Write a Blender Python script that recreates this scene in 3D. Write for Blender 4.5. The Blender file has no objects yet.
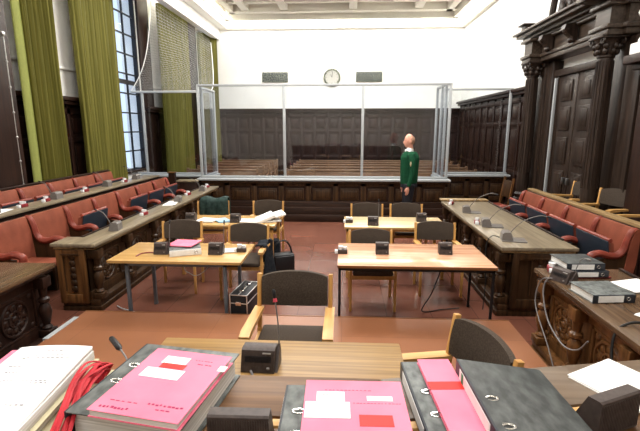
import bpy, bmesh, math, random
from math import sin, cos, pi, radians as R
from mathutils import Vector, Matrix
random.seed(7)
SC = bpy.context.scene
COL = SC.collection

# ------------------------------------------------------------------ materials
def new_mat(name):
    m = bpy.data.materials.new(name); m.use_nodes = True
    nt = m.node_tree; b = nt.nodes['Principled BSDF']
    return m, nt, b
def setp(b, rough=.5, spec=.5, metal=0, coat=0):
    b.inputs['Roughness'].default_value = rough
    b.inputs['Specular IOR Level'].default_value = spec * (1 if metal else .5)
    b.inputs['Metallic'].default_value = metal
    b.inputs['Coat Weight'].default_value = coat
def coords(nt, scale, kind='Object'):
    tc = nt.nodes.new('ShaderNodeTexCoord'); mp = nt.nodes.new('ShaderNodeMapping')
    mp.inputs['Scale'].default_value = scale
    nt.links.new(tc.outputs[kind], mp.inputs['Vector']); return mp
def ramp(nt, fac, stops):
    r = nt.nodes.new('ShaderNodeValToRGB'); e = r.color_ramp.elements
    while len(e) < len(stops): e.new(.5)
    for el, (p, c) in zip(e, stops): el.position = p; el.color = (*c, 1)
    nt.links.new(fac, r.inputs['Fac']); return r
def noisy(name, c1, c2, scale=(8, 8, 8), rough=.5, spec=.5, bump=0., detail=4, lo=.35, hi=.65, metal=0, coat=0):
    m, nt, b = new_mat(name); setp(b, rough, spec, metal, coat)
    mp = coords(nt, scale)
    n = nt.nodes.new('ShaderNodeTexNoise'); n.inputs['Scale'].default_value = 1; n.inputs['Detail'].default_value = detail
    nt.links.new(mp.outputs[0], n.inputs['Vector'])
    r = ramp(nt, n.outputs['Fac'], [(lo, c1), (hi, c2)])
    nt.links.new(r.outputs['Color'], b.inputs['Base Color'])
    if bump:
        bp = nt.nodes.new('ShaderNodeBump'); bp.inputs['Strength'].default_value = bump; bp.inputs['Distance'].default_value = .01
        nt.links.new(n.outputs['Fac'], bp.inputs['Height']); nt.links.new(bp.outputs[0], b.inputs['Normal'])
    return m
def plain(name, c, rough=.5, spec=.5, metal=0, coat=0):
    k = [x * .9 for x in c]
    return noisy(name, k, c, (30, 30, 30), rough, spec, 0, 2, .3, .7, metal, coat)
def wood(name, c1, c2, axis, rough=.35, spec=.5, bump=.05, fine=28):
    s = [fine, fine, fine]; s[axis] = 1.6
    return noisy(name, c1, c2, s, rough, spec, bump, 5, .3, .7)
M = {}
M['dark_x'] = wood('dark_oak_x', (.008, .004, .003), (.032, .014, .008), 0, .42)
M['dark_y'] = wood('dark_oak_y', (.008, .004, .003), (.032, .014, .008), 1, .42)
M['dark_z'] = wood('dark_oak_z', (.008, .004, .003), (.032, .013, .008), 2, .42)
M['panel_far'] = wood('far_panelling', (.010, .005, .005), (.034, .016, .013), 2, .45)
M['mid_z'] = wood('carved_oak', (.015, .008, .004), (.062, .030, .013), 2, .35)
M['mid_y'] = wood('carved_oak_y', (.015, .008, .004), (.062, .030, .013), 1, .35)
M['warm_z'] = wood('warm_oak', (.05, .022, .007), (.17, .075, .026), 2, .3)
M['portal'] = wood('portal_oak', (.011, .007, .005), (.042, .027, .020), 2, .36)
M['portal_y'] = wood('portal_oak_y', (.022, .015, .011), (.070, .050, .037), 1, .33)
M['desktop_y'] = wood('worn_desk_top', (.125, .098, .066), (.245, .20, .135), 1, .28, .5, .03)
M['desktop_edge'] = wood('worn_desk_edge', (.16, .10, .045), (.34, .23, .11), 1, .35)
M['near_top'] = wood('near_desk_top', (.050, .028, .015), (.125, .075, .040), 1, .25, .5, .03)
M['bench_top'] = wood('bench_top', (.065, .028, .009), (.17, .082, .030), 0, .42, .5, .03, 40)
M['bench_sheen'] = wood('bench_top_sheen', (.08, .052, .032), (.15, .105, .07), 0, .28, .5, .03, 40)  # greyer copy of the bench wood, its glossy reflection put into the colour
M['clerk_x'] = wood('oak_desk_top', (.17, .092, .028), (.34, .205, .075), 0, .34, .5, .02, 60)
M['light_z'] = wood('beech_z', (.40, .20, .055), (.56, .31, .10), 2, .35, .5, .01)
M['light_y'] = wood('beech_y', (.42, .22, .065), (.60, .35, .125), 1, .35, .5, .01)
M['tbl_yel'] = wood('yellow_table_top', (.38, .22, .075), (.50, .31, .12), 0, .25, .5, .01)
M['tbl_pale'] = wood('pale_table_top', (.48, .37, .20), (.60, .47, .28), 0, .22, .5, .01)
M['tbl_pink'] = wood('pinkish_table_top', (.46, .23, .13), (.66, .40, .26), 0, .16, .6, .01)
M['brown_edge'] = wood('brown_lipping', (.14, .055, .02), (.24, .10, .04), 0, .35)
M['pew'] = wood('pew_wood', (.12, .066, .038), (.25, .15, .09), 0, .3)
M['leather'] = noisy('red_leather', (.17, .046, .027), (.245, .072, .042), (5, 5, 5), .34, .5, .02)
M['leather_dk'] = noisy('red_leather_trim', (.15, .030, .020), (.24, .05, .032), (9, 9, 9), .3, .5, .02)
M['under'] = plain('blue_black_board', (.016, .022, .032), .45)
M['fabric'] = noisy('brown_fabric', (.045, .034, .026), (.072, .056, .044), (120, 120, 120), .85, .2, .1)
M['white'] = noisy('white_plaster', (.83, .82, .78), (.87, .86, .83), (2, 2, 2), .8, .2)
M['cream'] = noisy('cream_plaster', (.78, .75, .66), (.83, .80, .72), (2, 2, 2), .8, .2)
M['frame_w'] = plain('grey_white_frame', (.36, .38, .39), .35)
M['curtain'] = noisy('green_velvet', (.088, .083, .014), (.150, .138, .028), (30, 30, .3), .6, .3)
M['lining'] = plain('curtain_lining', (.22, .24, .06), .7)
M['steel'] = plain('brushed_steel', (.55, .55, .55), .3, .5, 1)
M['chrome'] = plain('chrome', (.8, .8, .8), .15, .5, 1)
M['alu'] = plain('aluminium', (.7, .7, .7), .3, .5, .9)
M['leg_grey'] = plain('grey_painted_metal', (.11, .125, .145), .4)
M['black_metal'] = plain('black_metal', (.012, .012, .014), .4)
M['black'] = plain('black_plastic', (.014, .014, .016), .45)
M['mic'] = noisy('brown_grey_plastic', (.050, .038, .035), (.070, .054, .049), (60, 60, 60), .42, .4)
M['mic_lit'] = plain('glare_lit_grey_plastic', (.16, .145, .135), .35)  # lit copy of the unit plastic, glare put into colour; also buttons, stems
M['mic_lab'] = plain('label_grey', (.42, .40, .38), .4)
M['red_ring'] = plain('red_ring', (.55, .06, .09), .4)
M['paper'] = plain('white_paper', (.84, .84, .83), .7, .2)
M['pages'] = noisy('page_edges', (.55, .55, .52), (.82, .82, .80), (3, 3, 260), .8, .2)
M['ink'] = plain('grey_ink', (.30, .30, .34), .8)
M['redink'] = plain('dark_red_ink', (.30, .03, .10), .8)
M['pink'] = noisy('pink_card', (.78, .16, .25), (.84, .21, .31), (6, 6, 6), .6, .3)
M['redlab'] = plain('red_label', (.78, .02, .015), .5)
M['redcard'] = noisy('red_ribbon', (.36, .012, .02), (.52, .022, .035), (20, 20, 20), .6)
M['beige'] = plain('beige_card', (.55, .50, .33), .7)
M['marble'] = noisy('grey_cloud_board', (.055, .062, .060), (.19, .205, .20), (38, 22, 38), .45, .4, 0, 6, .35, .75)
M['marble_dk'] = noisy('dark_cloud_board', (.035, .038, .038), (.105, .115, .112), (38, 20, 38), .45, .4, 0, 6, .38, .8)
M['bind_blk'] = plain('binder_black', (.022, .026, .034), .45)
M['greenlab'] = plain('green_label', (.02, .22, .10), .5)
M['blue'] = plain('pale_blue_card', (.30, .48, .62), .6)
M['cloth_blk'] = noisy('black_cloth', (.008, .010, .014), (.022, .026, .032), (30, 30, 30), .8, .2)
M['cloth_grn'] = noisy('dark_green_cloth', (.010, .022, .020), (.03, .055, .048), (20, 20, 20), .7, .3)
M['sweater'] = noisy('green_knit', (.006, .040, .019), (.011, .075, .034), (60, 60, 60), .85, .2, .1)
M['trouser'] = plain('black_trousers', (.012, .013, .018), .7)
M['shirt'] = plain('white_shirt', (.8, .8, .8), .7)
M['skin'] = noisy('skin', (.56, .27, .19), (.66, .34, .25), (20, 20, 20), .5)
M['hair'] = plain('cropped_hair', (.36, .21, .14), .8)
M['eye'] = plain('eye_dark', (.02, .015, .012), .3)
M['patch'] = noisy('embroidered_patch', (.30, .22, .08), (.55, .50, .35), (90, 90, 90), .7)
M['cable'] = plain('grey_cable', (.17, .16, .16), .45)
M['cableb'] = plain('black_cable', (.01, .01, .01), .45)
M['clockface'] = plain('clock_face', (.50, .50, .46), .4)
M['grille'] = noisy('grille_metal', (.06, .07, .055), (.26, .28, .22), (28, 28, 28), .5, .5, 0, 2, .45, .55)
M['clear'] = plain('white_plastic_cup', (.8, .82, .84), .2)
M['maroon'] = plain('maroon_plastic', (.22, .025, .03), .35)
M['lamp'] = None
def emis(name, c, s):
    m, nt, b = new_mat(name)
    b.inputs['Base Color'].default_value = (*c, 1); b.inputs['Emission Color'].default_value = (*c, 1); b.inputs['Emission Strength'].default_value = s
    return m
M['lamp'] = emis('cove_tube', (1, .98, .93), 22.0)
def tiles(name, ca, cb, mortar, size, rough, spec=.5):
    m, nt, b = new_mat(name); setp(b, rough, spec)
    mp = coords(nt, (1, 1, 1))
    br = nt.nodes.new('ShaderNodeTexBrick'); br.offset = 0; br.squash = 1
    br.inputs['Scale'].default_value = 1; br.inputs['Brick Width'].default_value = size; br.inputs['Row Height'].default_value = size
    br.inputs['Mortar Size'].default_value = .004; br.inputs['Mortar Smooth'].default_value = .3; br.inputs['Bias'].default_value = 0
    br.inputs['Color1'].default_value = (*ca, 1); br.inputs['Color2'].default_value = (*cb, 1); br.inputs['Mortar'].default_value = (*mortar, 1)
    nt.links.new(mp.outputs[0], br.inputs['Vector'])
    n = nt.nodes.new('ShaderNodeTexNoise'); n.inputs['Scale'].default_value = 1.7; n.inputs['Detail'].default_value = 6
    nt.links.new(mp.outputs[0], n.inputs['Vector'])
    mx = nt.nodes.new('ShaderNodeMix'); mx.data_type = 'RGBA'; mx.blend_type = 'MULTIPLY'; mx.inputs['Factor'].default_value = .5
    r = ramp(nt, n.outputs['Fac'], [(.3, (.62, .6, .6)), (.7, (1, 1, 1))])
    nt.links.new(br.outputs['Color'], mx.inputs[6]); nt.links.new(r.outputs[0], mx.inputs[7]); nt.links.new(mx.outputs[2], b.inputs['Base Color'])
    return m
M['tile'] = tiles('red_brown_tiles', (.145, .055, .036), (.180, .070, .046), (.08, .036, .026), .5, .2)
M['lino'] = tiles('orange_brown_linoleum', (.245, .100, .048), (.275, .115, .056), (.20, .08, .04), 1.2, .3)
def glassmat(name, tint, gloss, graze=.5):
    m = bpy.data.materials.new(name); m.use_nodes = True; nt = m.node_tree; nt.nodes.clear()
    out = nt.nodes.new('ShaderNodeOutputMaterial'); tr = nt.nodes.new('ShaderNodeBsdfTransparent'); gl = nt.nodes.new('ShaderNodeBsdfGlossy')
    tr.inputs['Color'].default_value = (*tint, 1); gl.inputs['Roughness'].default_value = .03
    mix = nt.nodes.new('ShaderNodeMixShader'); lw = nt.nodes.new('ShaderNodeLayerWeight'); lw.inputs['Blend'].default_value = gloss
    pw = nt.nodes.new('ShaderNodeMath'); pw.operation = 'POWER'; pw.inputs[1].default_value = 3.5
    ml = nt.nodes.new('ShaderNodeMath'); ml.operation = 'MULTIPLY_ADD'; ml.inputs[1].default_value = graze; ml.inputs[2].default_value = gloss * .3
    lw.inputs['Blend'].default_value = .5
    nt.links.new(lw.outputs['Facing'], pw.inputs[0]); nt.links.new(pw.outputs[0], ml.inputs[0]); nt.links.new(ml.outputs[0], mix.inputs[0]); nt.links.new(tr.outputs[0], mix.inputs[1]); nt.links.new(gl.outputs[0], mix.inputs[2])
    nt.links.new(mix.outputs[0], out.inputs[0]); return m
M['glass'] = glassmat('screen_glass', (.90, .92, .94), .16)
M['winglass'] = glassmat('window_glass', (.93, .96, .99), .06, .08)
M['redfilm'] = glassmat('red_film', (.9, .15, .12), .1)
def netmat():
    m = bpy.data.materials.new('white_net'); m.use_nodes = True; nt = m.node_tree; nt.nodes.clear()
    out = nt.nodes.new('ShaderNodeOutputMaterial'); tr = nt.nodes.new('ShaderNodeBsdfTransparent'); df = nt.nodes.new('ShaderNodeBsdfDiffuse')
    df.inputs['Color'].default_value = (.50, .50, .49, 1)
    tc = nt.nodes.new('ShaderNodeTexCoord'); br = nt.nodes.new('ShaderNodeTexBrick'); br.offset = 0
    br.inputs['Scale'].default_value = 1; br.inputs['Brick Width'].default_value = .085; br.inputs['Row Height'].default_value = .085
    br.inputs['Mortar Size'].default_value = .0034; br.inputs['Mortar Smooth'].default_value = .1
    mix = nt.nodes.new('ShaderNodeMixShader')
    nt.links.new(tc.outputs['UV'], br.inputs['Vector']); nt.links.new(br.outputs['Fac'], mix.inputs[0])
    nt.links.new(tr.outputs[0], mix.inputs[1]); nt.links.new(df.outputs[0], mix.inputs[2]); nt.links.new(mix.outputs[0], out.inputs[0])
    return m
M['net'] = netmat()

# ------------------------------------------------------------------ mesh builder
class MB:
    def __init__(s): s.b = bmesh.new(); s.mi = 0
    def _new(s, vs):
        for v in vs:
            for f in v.link_faces: f.material_index = s.mi
    def box(s, x0, x1, y0, y1, z0, z1, bev=0., mat=None):
        T = Matrix.Translation(((x0 + x1) / 2, (y0 + y1) / 2, (z0 + z1) / 2)) @ Matrix.Diagonal((abs(x1 - x0), abs(y1 - y0), abs(z1 - z0), 1))
        if mat is not None: T = mat @ T
        r = bmesh.ops.create_cube(s.b, size=1, matrix=T); vs = r['verts']
        for v in vs:
            for f in v.link_faces: f.material_index = s.mi
        if bev:
            es = list({e for v in vs for e in v.link_edges})
            rr = bmesh.ops.bevel(s.b, geom=es, offset=bev, segments=2, profile=.5, affect='EDGES', clamp_overlap=True)
            for f in rr['faces']: f.material_index = s.mi
        return s
    def obox(s, c, size, rot=(0, 0, 0), bev=0.):
        from mathutils import Euler
        T = Matrix.Translation(c) @ Euler(rot).to_matrix().to_4x4()
        x, y, z = size
        return s.box(-x / 2, x / 2, -y / 2, y / 2, -z / 2, z / 2, bev, T)
    def bar(s, p0, p1, w, h=None, up=(0, 0, 1), bev=0.):
        h = h or w; p0 = Vector(p0); p1 = Vector(p1); d = p1 - p0; L = d.length; z = d.normalized(); u = Vector(up)
        if abs(z.dot(u)) > .98: u = Vector((0, 1, 0))
        x = u.cross(z).normalized(); y = z.cross(x)
        T = Matrix(((x.x, y.x, z.x, p0.x), (x.y, y.y, z.y, p0.y), (x.z, y.z, z.z, p0.z), (0, 0, 0, 1)))
        return s.box(-w / 2, w / 2, -h / 2, h / 2, 0, L, bev, T)
    def tube(s, pts, r, n=8, sy=1., closed=False):
        pts = [Vector(p) for p in pts]; rings = []; N = len(pts)
        rs = r if isinstance(r, (list, tuple)) else [r] * N
        ref = None
        for i, p in enumerate(pts):
            if closed: t = (pts[(i + 1) % N] - pts[i - 1])
            else: t = (pts[min(i + 1, N - 1)] - pts[max(i - 1, 0)])
            t.normalize()
            if ref is None:
                ref = Vector((0, 1, 0)) if abs(t.y) < .9 else Vector((1, 0, 0))
            a = (ref - t * ref.dot(t)).normalized(); ref = a; b = t.cross(a)
            rings.append([s.b.verts.new(p + a * cos(2 * pi * k / n) * rs[i] * sy + b * sin(2 * pi * k / n) * rs[i]) for k in range(n)])
        M_ = N if closed else N - 1
        for i in range(M_):
            A = rings[i]; B = rings[(i + 1) % N]
            for k in range(n):
                f = s.b.faces.new((A[k], A[(k + 1) % n], B[(k + 1) % n], B[k])); f.material_index = s.mi
        if not closed:
            f = s.b.faces.new(list(reversed(rings[0]))); f.material_index = s.mi
            f = s.b.faces.new(rings[-1]); f.material_index = s.mi
        return s
    def lathe(s, prof, at=(0, 0, 0), n=16, axis='z'):
        rings = []; c = Vector(at)
        for r, z in prof:
            ring = []
            for k in range(n):
                a = 2 * pi * k / n; x, y = max(r, 1e-4) * cos(a), max(r, 1e-4) * sin(a)
                v = Vector((x, y, z)) if axis == 'z' else (Vector((z, x, y)) if axis == 'x' else Vector((y, z, x)))
                ring.append(s.b.verts.new(c + v))
            rings.append(ring)
        for A, B in zip(rings, rings[1:]):
            for k in range(n):
                f = s.b.faces.new((A[k], A[(k + 1) % n], B[(k + 1) % n], B[k])); f.material_index = s.mi
        f = s.b.faces.new(list(reversed(rings[0]))); f.material_index = s.mi
        f = s.b.faces.new(rings[-1]); f.material_index = s.mi
        return s
    def cyl(s, p0, p1, r, r1=None, n=12): return s.tube([p0, p1], [r, r if r1 is None else r1], n)
    def prism(s, poly, a, b, plane='xz'):
        def P(u, v, w): return (u, w, v) if plane == 'xz' else ((w, u, v) if plane == 'yz' else (u, v, w))
        A = [s.b.verts.new(P(u, v, a)) for u, v in poly]; B = [s.b.verts.new(P(u, v, b)) for u, v in poly]; n = len(poly)
        for k in range(n):
            f = s.b.faces.new((A[k], A[(k + 1) % n], B[(k + 1) % n], B[k])); f.material_index = s.mi
        for F in (list(reversed(A)), B):
            f = s.b.faces.new(F); f.material_index = s.mi
        return s
    def ball(s, c, r, sc=(1, 1, 1), n=12):
        T = Matrix.Translation(c) @ Matrix.Diagonal((*[r * k for k in sc], 1))
        q = bmesh.ops.create_uvsphere(s.b, u_segments=n, v_segments=max(6, n * 2 // 3), radius=1, matrix=T)
        s._new(q['verts']); return s
    def ring(s, c, R_, r, axis='z', n=24, m=8):
        c = Vector(c); pts = []
        for k in range(n):
            a = 2 * pi * k / n; u, v = R_ * cos(a), R_ * sin(a)
            pts.append(c + (Vector((u, v, 0)) if axis == 'z' else Vector((0, u, v)) if axis == 'x' else Vector((u, 0, v))))
        return s.tube(pts, r, m, closed=True)
    def grid(s, fn, nu, nv, thick=None):
        V = [[s.b.verts.new(fn(i / nu, j / nv)) for j in range(nv + 1)] for i in range(nu + 1)]
        for i in range(nu):
            for j in range(nv):
                f = s.b.faces.new((V[i][j], V[i + 1][j], V[i + 1][j + 1], V[i][j + 1])); f.material_index = s.mi
        return s
    def obj(s, name, mat, parent=None, loc=None, rz=0, smooth=38):
        bmesh.ops.recalc_face_normals(s.b, faces=s.b.faces[:])
        me = bpy.data.meshes.new(name); s.b.to_mesh(me); s.b.free()
        for m in (mat if isinstance(mat, (list, tuple)) else [mat]): me.materials.append(M[m] if isinstance(m, str) else m)
        if smooth:
            for p in me.polygons: p.use_smooth = True
            me.set_sharp_from_angle(angle=R(smooth))
        o = bpy.data.objects.new(name, me); COL.objects.link(o)
        if parent: o.parent = parent
        if loc: o.location = loc
        if rz: o.rotation_euler = (0, 0, rz)
        return o
def tag(o, label=None, cat=None, group=None, kind=None):
    if label: o['label'] = label
    if cat: o['category'] = cat
    if group: o['group'] = group
    if kind: o['kind'] = kind
    return o
def thing(name, label, cat, loc=(0, 0, 0), rz=0, group=None):
    o = bpy.data.objects.new(name, None); COL.objects.link(o); o.empty_display_size = .1
    o.location = loc; o.rotation_euler = (0, 0, rz); return tag(o, label, cat, group)
def struct(name, mb, mat, label=None):
    o = mb.obj(name, mat); o['kind'] = 'structure'
    if label: o['label'] = label
    return o
KIDS = {}
def dup(o, parent=None):
    c = o.copy(); COL.objects.link(c)
    if parent: c.parent = parent
    for ch in [x for x in bpy.data.objects if x.parent == o and x != c]:
        dup(ch, c)
    return c
def place(src, used, loc, rz, label, group=None):
    o = src if not used else dup(src)
    o.location = loc; o.rotation_euler = (0, 0, rz); o['label'] = label
    if group: o['group'] = group
    return o
class Proto:
    def __init__(s, make): s.make = make; s.src = None
    def put(s, loc, rz, label, group=None):
        if s.src is None:
            s.src = s.make(); o = s.src
        else: o = dup(s.src)
        o.location = loc; o.rotation_euler = (0, 0, rz); o['label'] = label
        if group: o['group'] = group
        return o
def smoothpath(pts, n=6):
    P = [Vector(p) for p in pts]; out = []
    for i in range(len(P) - 1):
        p0 = P[max(i - 1, 0)]; p1 = P[i]; p2 = P[i + 1]; p3 = P[min(i + 2, len(P) - 1)]
        for k in range(n):
            t = k / n
            out.append(.5 * ((2 * p1) + (-p0 + p2) * t + (2 * p0 - 5 * p1 + 4 * p2 - p3) * t * t + (-p0 + 3 * p1 - 3 * p2 + p3) * t ** 3))
    out.append(P[-1]); return out
# ------------------------------------------------------------------ the setting
XL, XR, YB, ZC = -5.3, 4.1, 16.0, 5.95
Y0 = -4.0
struct('floor', MB().box(XL - .3, XR + .9, Y0, YB + .3, -.1, 0), 'tile')
# step in front of and under the judges' bench
pl = struct('floor_platform', MB().box(-2.62, 1.62, -2.6, 4.0, 0, .21), 'lino')
o = MB().box(-2.65, -2.60, 3.40, 3.86, 0, .214).obj('edge_strip', 'frame_w', pl)
MB().box(-2.62, 1.62, 4.0, 4.012, .17, .214).obj('nosing', 'brown_edge', pl)
struct('wall_front', MB().box(XL - .45, XR + .3, Y0 - .2, Y0, 0, ZC + .3), 'cream')
struct('wall_back', MB().box(XL - .3, XR + .3, YB, YB + .2, 0, ZC + .3), 'white')
w = MB()
w.box(XR, XR + .2, Y0, YB, 0, ZC + .3)
struct('wall_right', w, 'white')
# left wall with two tall window openings
wins = [(9.75, 11.45), (13.95, 15.2)]
SILL = 1.0
w = MB(); ys = [Y0] + [v for p in wins for v in p] + [YB]
for i in range(0, len(ys), 2): w.box(XL - .45, XL, ys[i], ys[i + 1], 0, ZC + .3)
for a, b in wins: w.box(XL - .45, XL, a, b, 0, SILL); w.box(XL - .45, XL, a, b, 5.7, ZC + .3)
struct('wall_left', w, 'white')
for i, (a, b) in enumerate(wins):
    t = thing('window_%d' % (i + 1), None, None); t['kind'] = 'structure'; del_ = None
    f = MB(); X = XL - .08
    for y in (a, b): f.box(X - .05, X + .05, y - .05, y + .05, SILL, 5.7)
    n = 3 if i == 0 else 2
    for k in range(1, n): 
        y = a + (b - a) * k / n; f.box(X - .02, X + .02, y - .018, y + .018, SILL, 5.7)
    z = SILL
    while z < 5.7: f.box(X - .02, X + .02, a, b, z - .016, z + .016); z += .47
    f.box(X - .04, X + .04, a, b, 3.1, 3.2)
    f.obj('window_frame', 'black_metal', t)
    MB().box(X - .004, X + .004, a, b, SILL, 5.7).obj('pane', 'winglass', t)
    MB().box(XL - .0, XL + .06, b, b + (.62 if i == 0 else .7), 0, 5.9, .01).obj('reveal_panel', 'dark_z', t)
    MB().box(XL - .3, XL + .08, a, b, SILL - .05, SILL, .01).obj('sill', 'dark_y', t)
# ceiling with coffers at the far end, cove with lighting
c = MB().box(XL - .3, XR + .3, Y0, YB + .2, ZC, ZC + .15)
struct('ceiling', c, 'cream')
b = MB()
for x in (-3.2, -1.95, 0.25, 2.3): b.box(x - .12, x + .12, 2, 15.0, ZC - .22, ZC)
for y in (3.5, 8.0, 12.0, 14.0): b.box(-3.7, 3.3, y - .1, y + .1, ZC - .2, ZC)
b.box(-3.9, 3.5, 14.75, 15.0, ZC - .26, ZC); b.box(-3.75, -3.6, 2, 15, ZC - .26, ZC); b.box(3.2, 3.4, 2, 15, ZC - .26, ZC)
struct('trim_1', b, 'cream', 'cream ceiling beams forming coffers')
b = MB()
b.box(-4.05, 3.75, 15.35, 15.6, ZC - .36, ZC - .0); b.box(-4.1, -3.9, 2, 15.5, ZC - .36, ZC); b.box(3.55, 3.75, 2, 15.5, ZC - .36, ZC)
b.box(XL, XR, 15.86, 16.0, 5.40, 5.5, .04); b.box(3.96, XR, 2, 16, 5.40, 5.5, .04)
struct('trim_2', b, 'cream', 'cream cornice and cove ledge')
b = MB(); b.box(-3.95, 3.65, 15.62, 15.70, 5.60, 5.66); b.box(-4.2, -4.12, 3, 15.6, 5.6, 5.66); b.box(3.77, 3.84, 3, 15.6, 5.6, 5.66)
struct('trim_3', b, 'lamp', 'glowing cove light strips round the ceiling')
# fascia / pelmet beam over the windows
b = MB().box(-4.62, -4.41, 4, 16, 5.08, 5.5, .015).box(-4.62, -4.12, 4, 16, 5.44, 5.52)
struct('trim_4', b, 'white', 'white pelmet beam above the curtains')

# wall panelling
def panelling(y0, y1, x, ztop, facing, step=.62, axis='y', base='dark_z'):
    """boards with stiles and rails; axis y: runs along Y at wall x"""
    m = MB()
    def bx(a, b, d0, d1, z0, z1, bev=.006):
        lo, hi = (x + d0 * facing, x + d1 * facing)
        if axis == 'y': m.box(min(lo, hi), max(lo, hi), a, b, z0, z1, bev)
        else: m.box(a, b, min(lo, hi), max(lo, hi), z0, z1, bev)
    bx(y0, y1, 0, .03, 0, ztop, 0)
    bx(y0, y1, .03, .07, 0, .22); bx(y0, y1, .03, .055, .95, 1.05); bx(y0, y1, .03, .055, ztop - .85, ztop - .75)
    bx(y0, y1, .03, .06, ztop - .32, ztop - .2); bx(y0, y1, .03, .14, ztop - .14, ztop - .07); bx(y0, y1, .03, .19, ztop - .07, ztop)
    n = max(1, round((y1 - y0) / step)); s = (y1 - y0) / n
    for k in range(n + 1):
        c_ = y0 + k * s
        bx(max(y0, c_ - .05), min(y1, c_ + .05), .03, .06, .2, ztop - .14)
        if k < n:
            for za, zb in ((.3, .87), (1.13, ztop - .93), (ztop - .68, ztop - .39)):
                bx(c_ + .11, c_ + s - .11, .03, .048, za, zb, .012)
    return m
struct('trim_5', panelling(XL, XR, YB, 2.72, -1, .47, 'x'), 'panel_far', 'dark carved panelling on the back wall')
struct('trim_6', panelling(9.9, YB - .2, XR, 2.93, -1), 'dark_z', 'dark panelling on the right wall behind the screen')
struct('trim_7', panelling(2.0, 6.2, XR, 2.97, -1, 1.1).box(3.66, XR, 5.35, 6.2, 2.86, 2.97, .01).box(3.74, XR, 5.4, 6.12, 2.78, 2.86, .01).box(3.84, XR, 5.5, 6.05, 0, 2.8, .01), 'dark_z', 'dark panelling on the right wall near the bust')
struct('trim_8', panelling(5.9, 9.72, XL, 2.62, 1, .8), 'dark_z', 'dark panelling on the left wall between curtains')
struct('trim_9', panelling(11.5, 13.9, XL, 2.6, 1, .8), 'dark_z', 'dark panelling behind the left screen')
struct('trim_10', MB().box(XL, XL + .04, 5.9, 9.75, 3.12, 3.17, .01).box(XL, XL + .04, 12.1, 13.9, 3.12, 3.17, .01), 'white', 'thin white wall moulding')
# dark pilaster at the left edge
b = MB().box(XL, XL + .35, 4.4, 6.5, 0, 5.6, .01)
for y in (4.9, 5.5): b.box(XL + .35, XL + .38, y - .15, y + .15, .4, 5.2, .01)
b.box(XL, XL + .45, 4.3, 6.56, 0, .3, .01)
struct('trim_11', b, 'dark_z', 'dark wooden pier at the left edge')
cp = [(XL + .40, 6.34, 3.35 - i * .12) for i in range(28)]
m_ = MB().tube(cp, .006, 6)
for p in cp[::3]: m_.ball(p, .018, n=8)
m_.box(XL + .1, XL + .42, 6.3, 6.36, 3.35, 3.4, .01)
tag(m_.obj('beaded_cord', 'steel'), 'thin beaded cord hanging down the dark pier at far left', 'cord')

# ------------------------------------------------------------------ portal on the right wall
D = thing('door_1', None, None); D['kind'] = 'structure'
PX = 4.1
f = MB()
f.box(3.92, PX, 8.72, 8.98, 0, 3.28, .01).box(3.92, PX, 6.50, 7.2, 0, 3.28, .01)            # flat pilasters beside doors
f.box(3.97, PX, 8.6, 8.74, 0, 3.1, .01).box(3.97, PX, 7.2, 7.30, 0, 3.1, .01).box(3.95, PX, 7.18, 8.8, 2.98, 3.1, .01)
f.box(3.88, PX, 8.98, 9.62, 0, 3.28, .01).box(3.9, PX, 6.2, 6.5, 0, 3.28, .01)
for y in (9.45,): f.box(3.85, 3.9, y - .12, y + .12, 1.2, 3.1, .01)
f.obj('door_frame', 'portal', D)
for (a, bb, ang) in ((7.95, 8.6, 0), (7.30, 7.93, 0)):
    l = MB(); l.box(4.0, 4.05, a, bb, .05, 2.98, .006)
    for z0, z1 in ((.25, .62), (.74, 1.28), (1.4, 1.88), (2.0, 2.42), (2.52, 2.88)):
        l.box(3.975, 4.0, a + .13, bb - .13, z0, z1, .015)
        l.box(3.965, 3.98, a + .19, bb - .19, z0 + .06, z1 - .06, .01)
    lf = l.obj('door_leaf', 'portal', D)
    MB().box(3.93, 3.99, (bb - .1) if a < 7.6 else (a + .04), (bb - .06) if a < 7.6 else (a + .08), 1.05, 1.17, .006).obj('door_handle', 'steel', lf)
MB().box(3.92, 3.97, 8.60, 8.64, 0, 2.95, .006).obj('metal_strip', 'frame_w', D)
def column(y):
    prof = [(.16, 0), (.16, .08), (.13, .11), (.15, .15), (.15, .19), (.115, .24), (.118, .4), (.115, .9), (.112, 2.2), (.10, 3.0), (.115, 3.02), (.115, 3.05), (.10, 3.07)]
    c = MB().box(3.54, 3.92, y - .18, y + .18, 0, .5, .015).box(3.52, 3.92, y - .2, y + .2, .5, .55, .01)
    pr = [(r, .55 + z * (3.07 - .55) / 3.07) for r, z in prof]
    c.lathe(pr, (3.72, y, 0), 24)
    co = c.obj('column', 'portal', D)
    fl = MB()
    for k in range(16):
        a = 2 * pi * k / 16; r0, r1 = .116, .103
        fl.tube([(3.72 + r0 * cos(a), y + r0 * sin(a), 1.15), (3.72 + r1 * cos(a), y + r1 * sin(a), 2.98)], .012, 5)
    fl.obj('fluting', 'portal', co)
    cap = MB().lathe([(.10, 3.06), (.12, 3.12), (.12, 3.2), (.16, 3.26), (.17, 3.28)], (3.72, y, 0), 16)
    for k in range(8):
        a = 2 * pi * k / 8 + .2
        for z, r in ((3.10, .125), (3.17, .145)): cap.ball((3.72 + r * cos(a + z), y + r * sin(a + z), z), .04, (1, 1, 1.2), 8)
    for sx in (-1, 1):
        for sy in (-1, 1): cap.ring((3.72 + sx * .14, y + sy * .14, 3.24), .035, .016, 'x', 12, 6)
    cap.box(3.54, 3.94, y - .18, y + .18, 3.27, 3.31, .01)
    cap.obj('capital', 'portal', co)
column(9.15); column(6.70)
e = MB()
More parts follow.
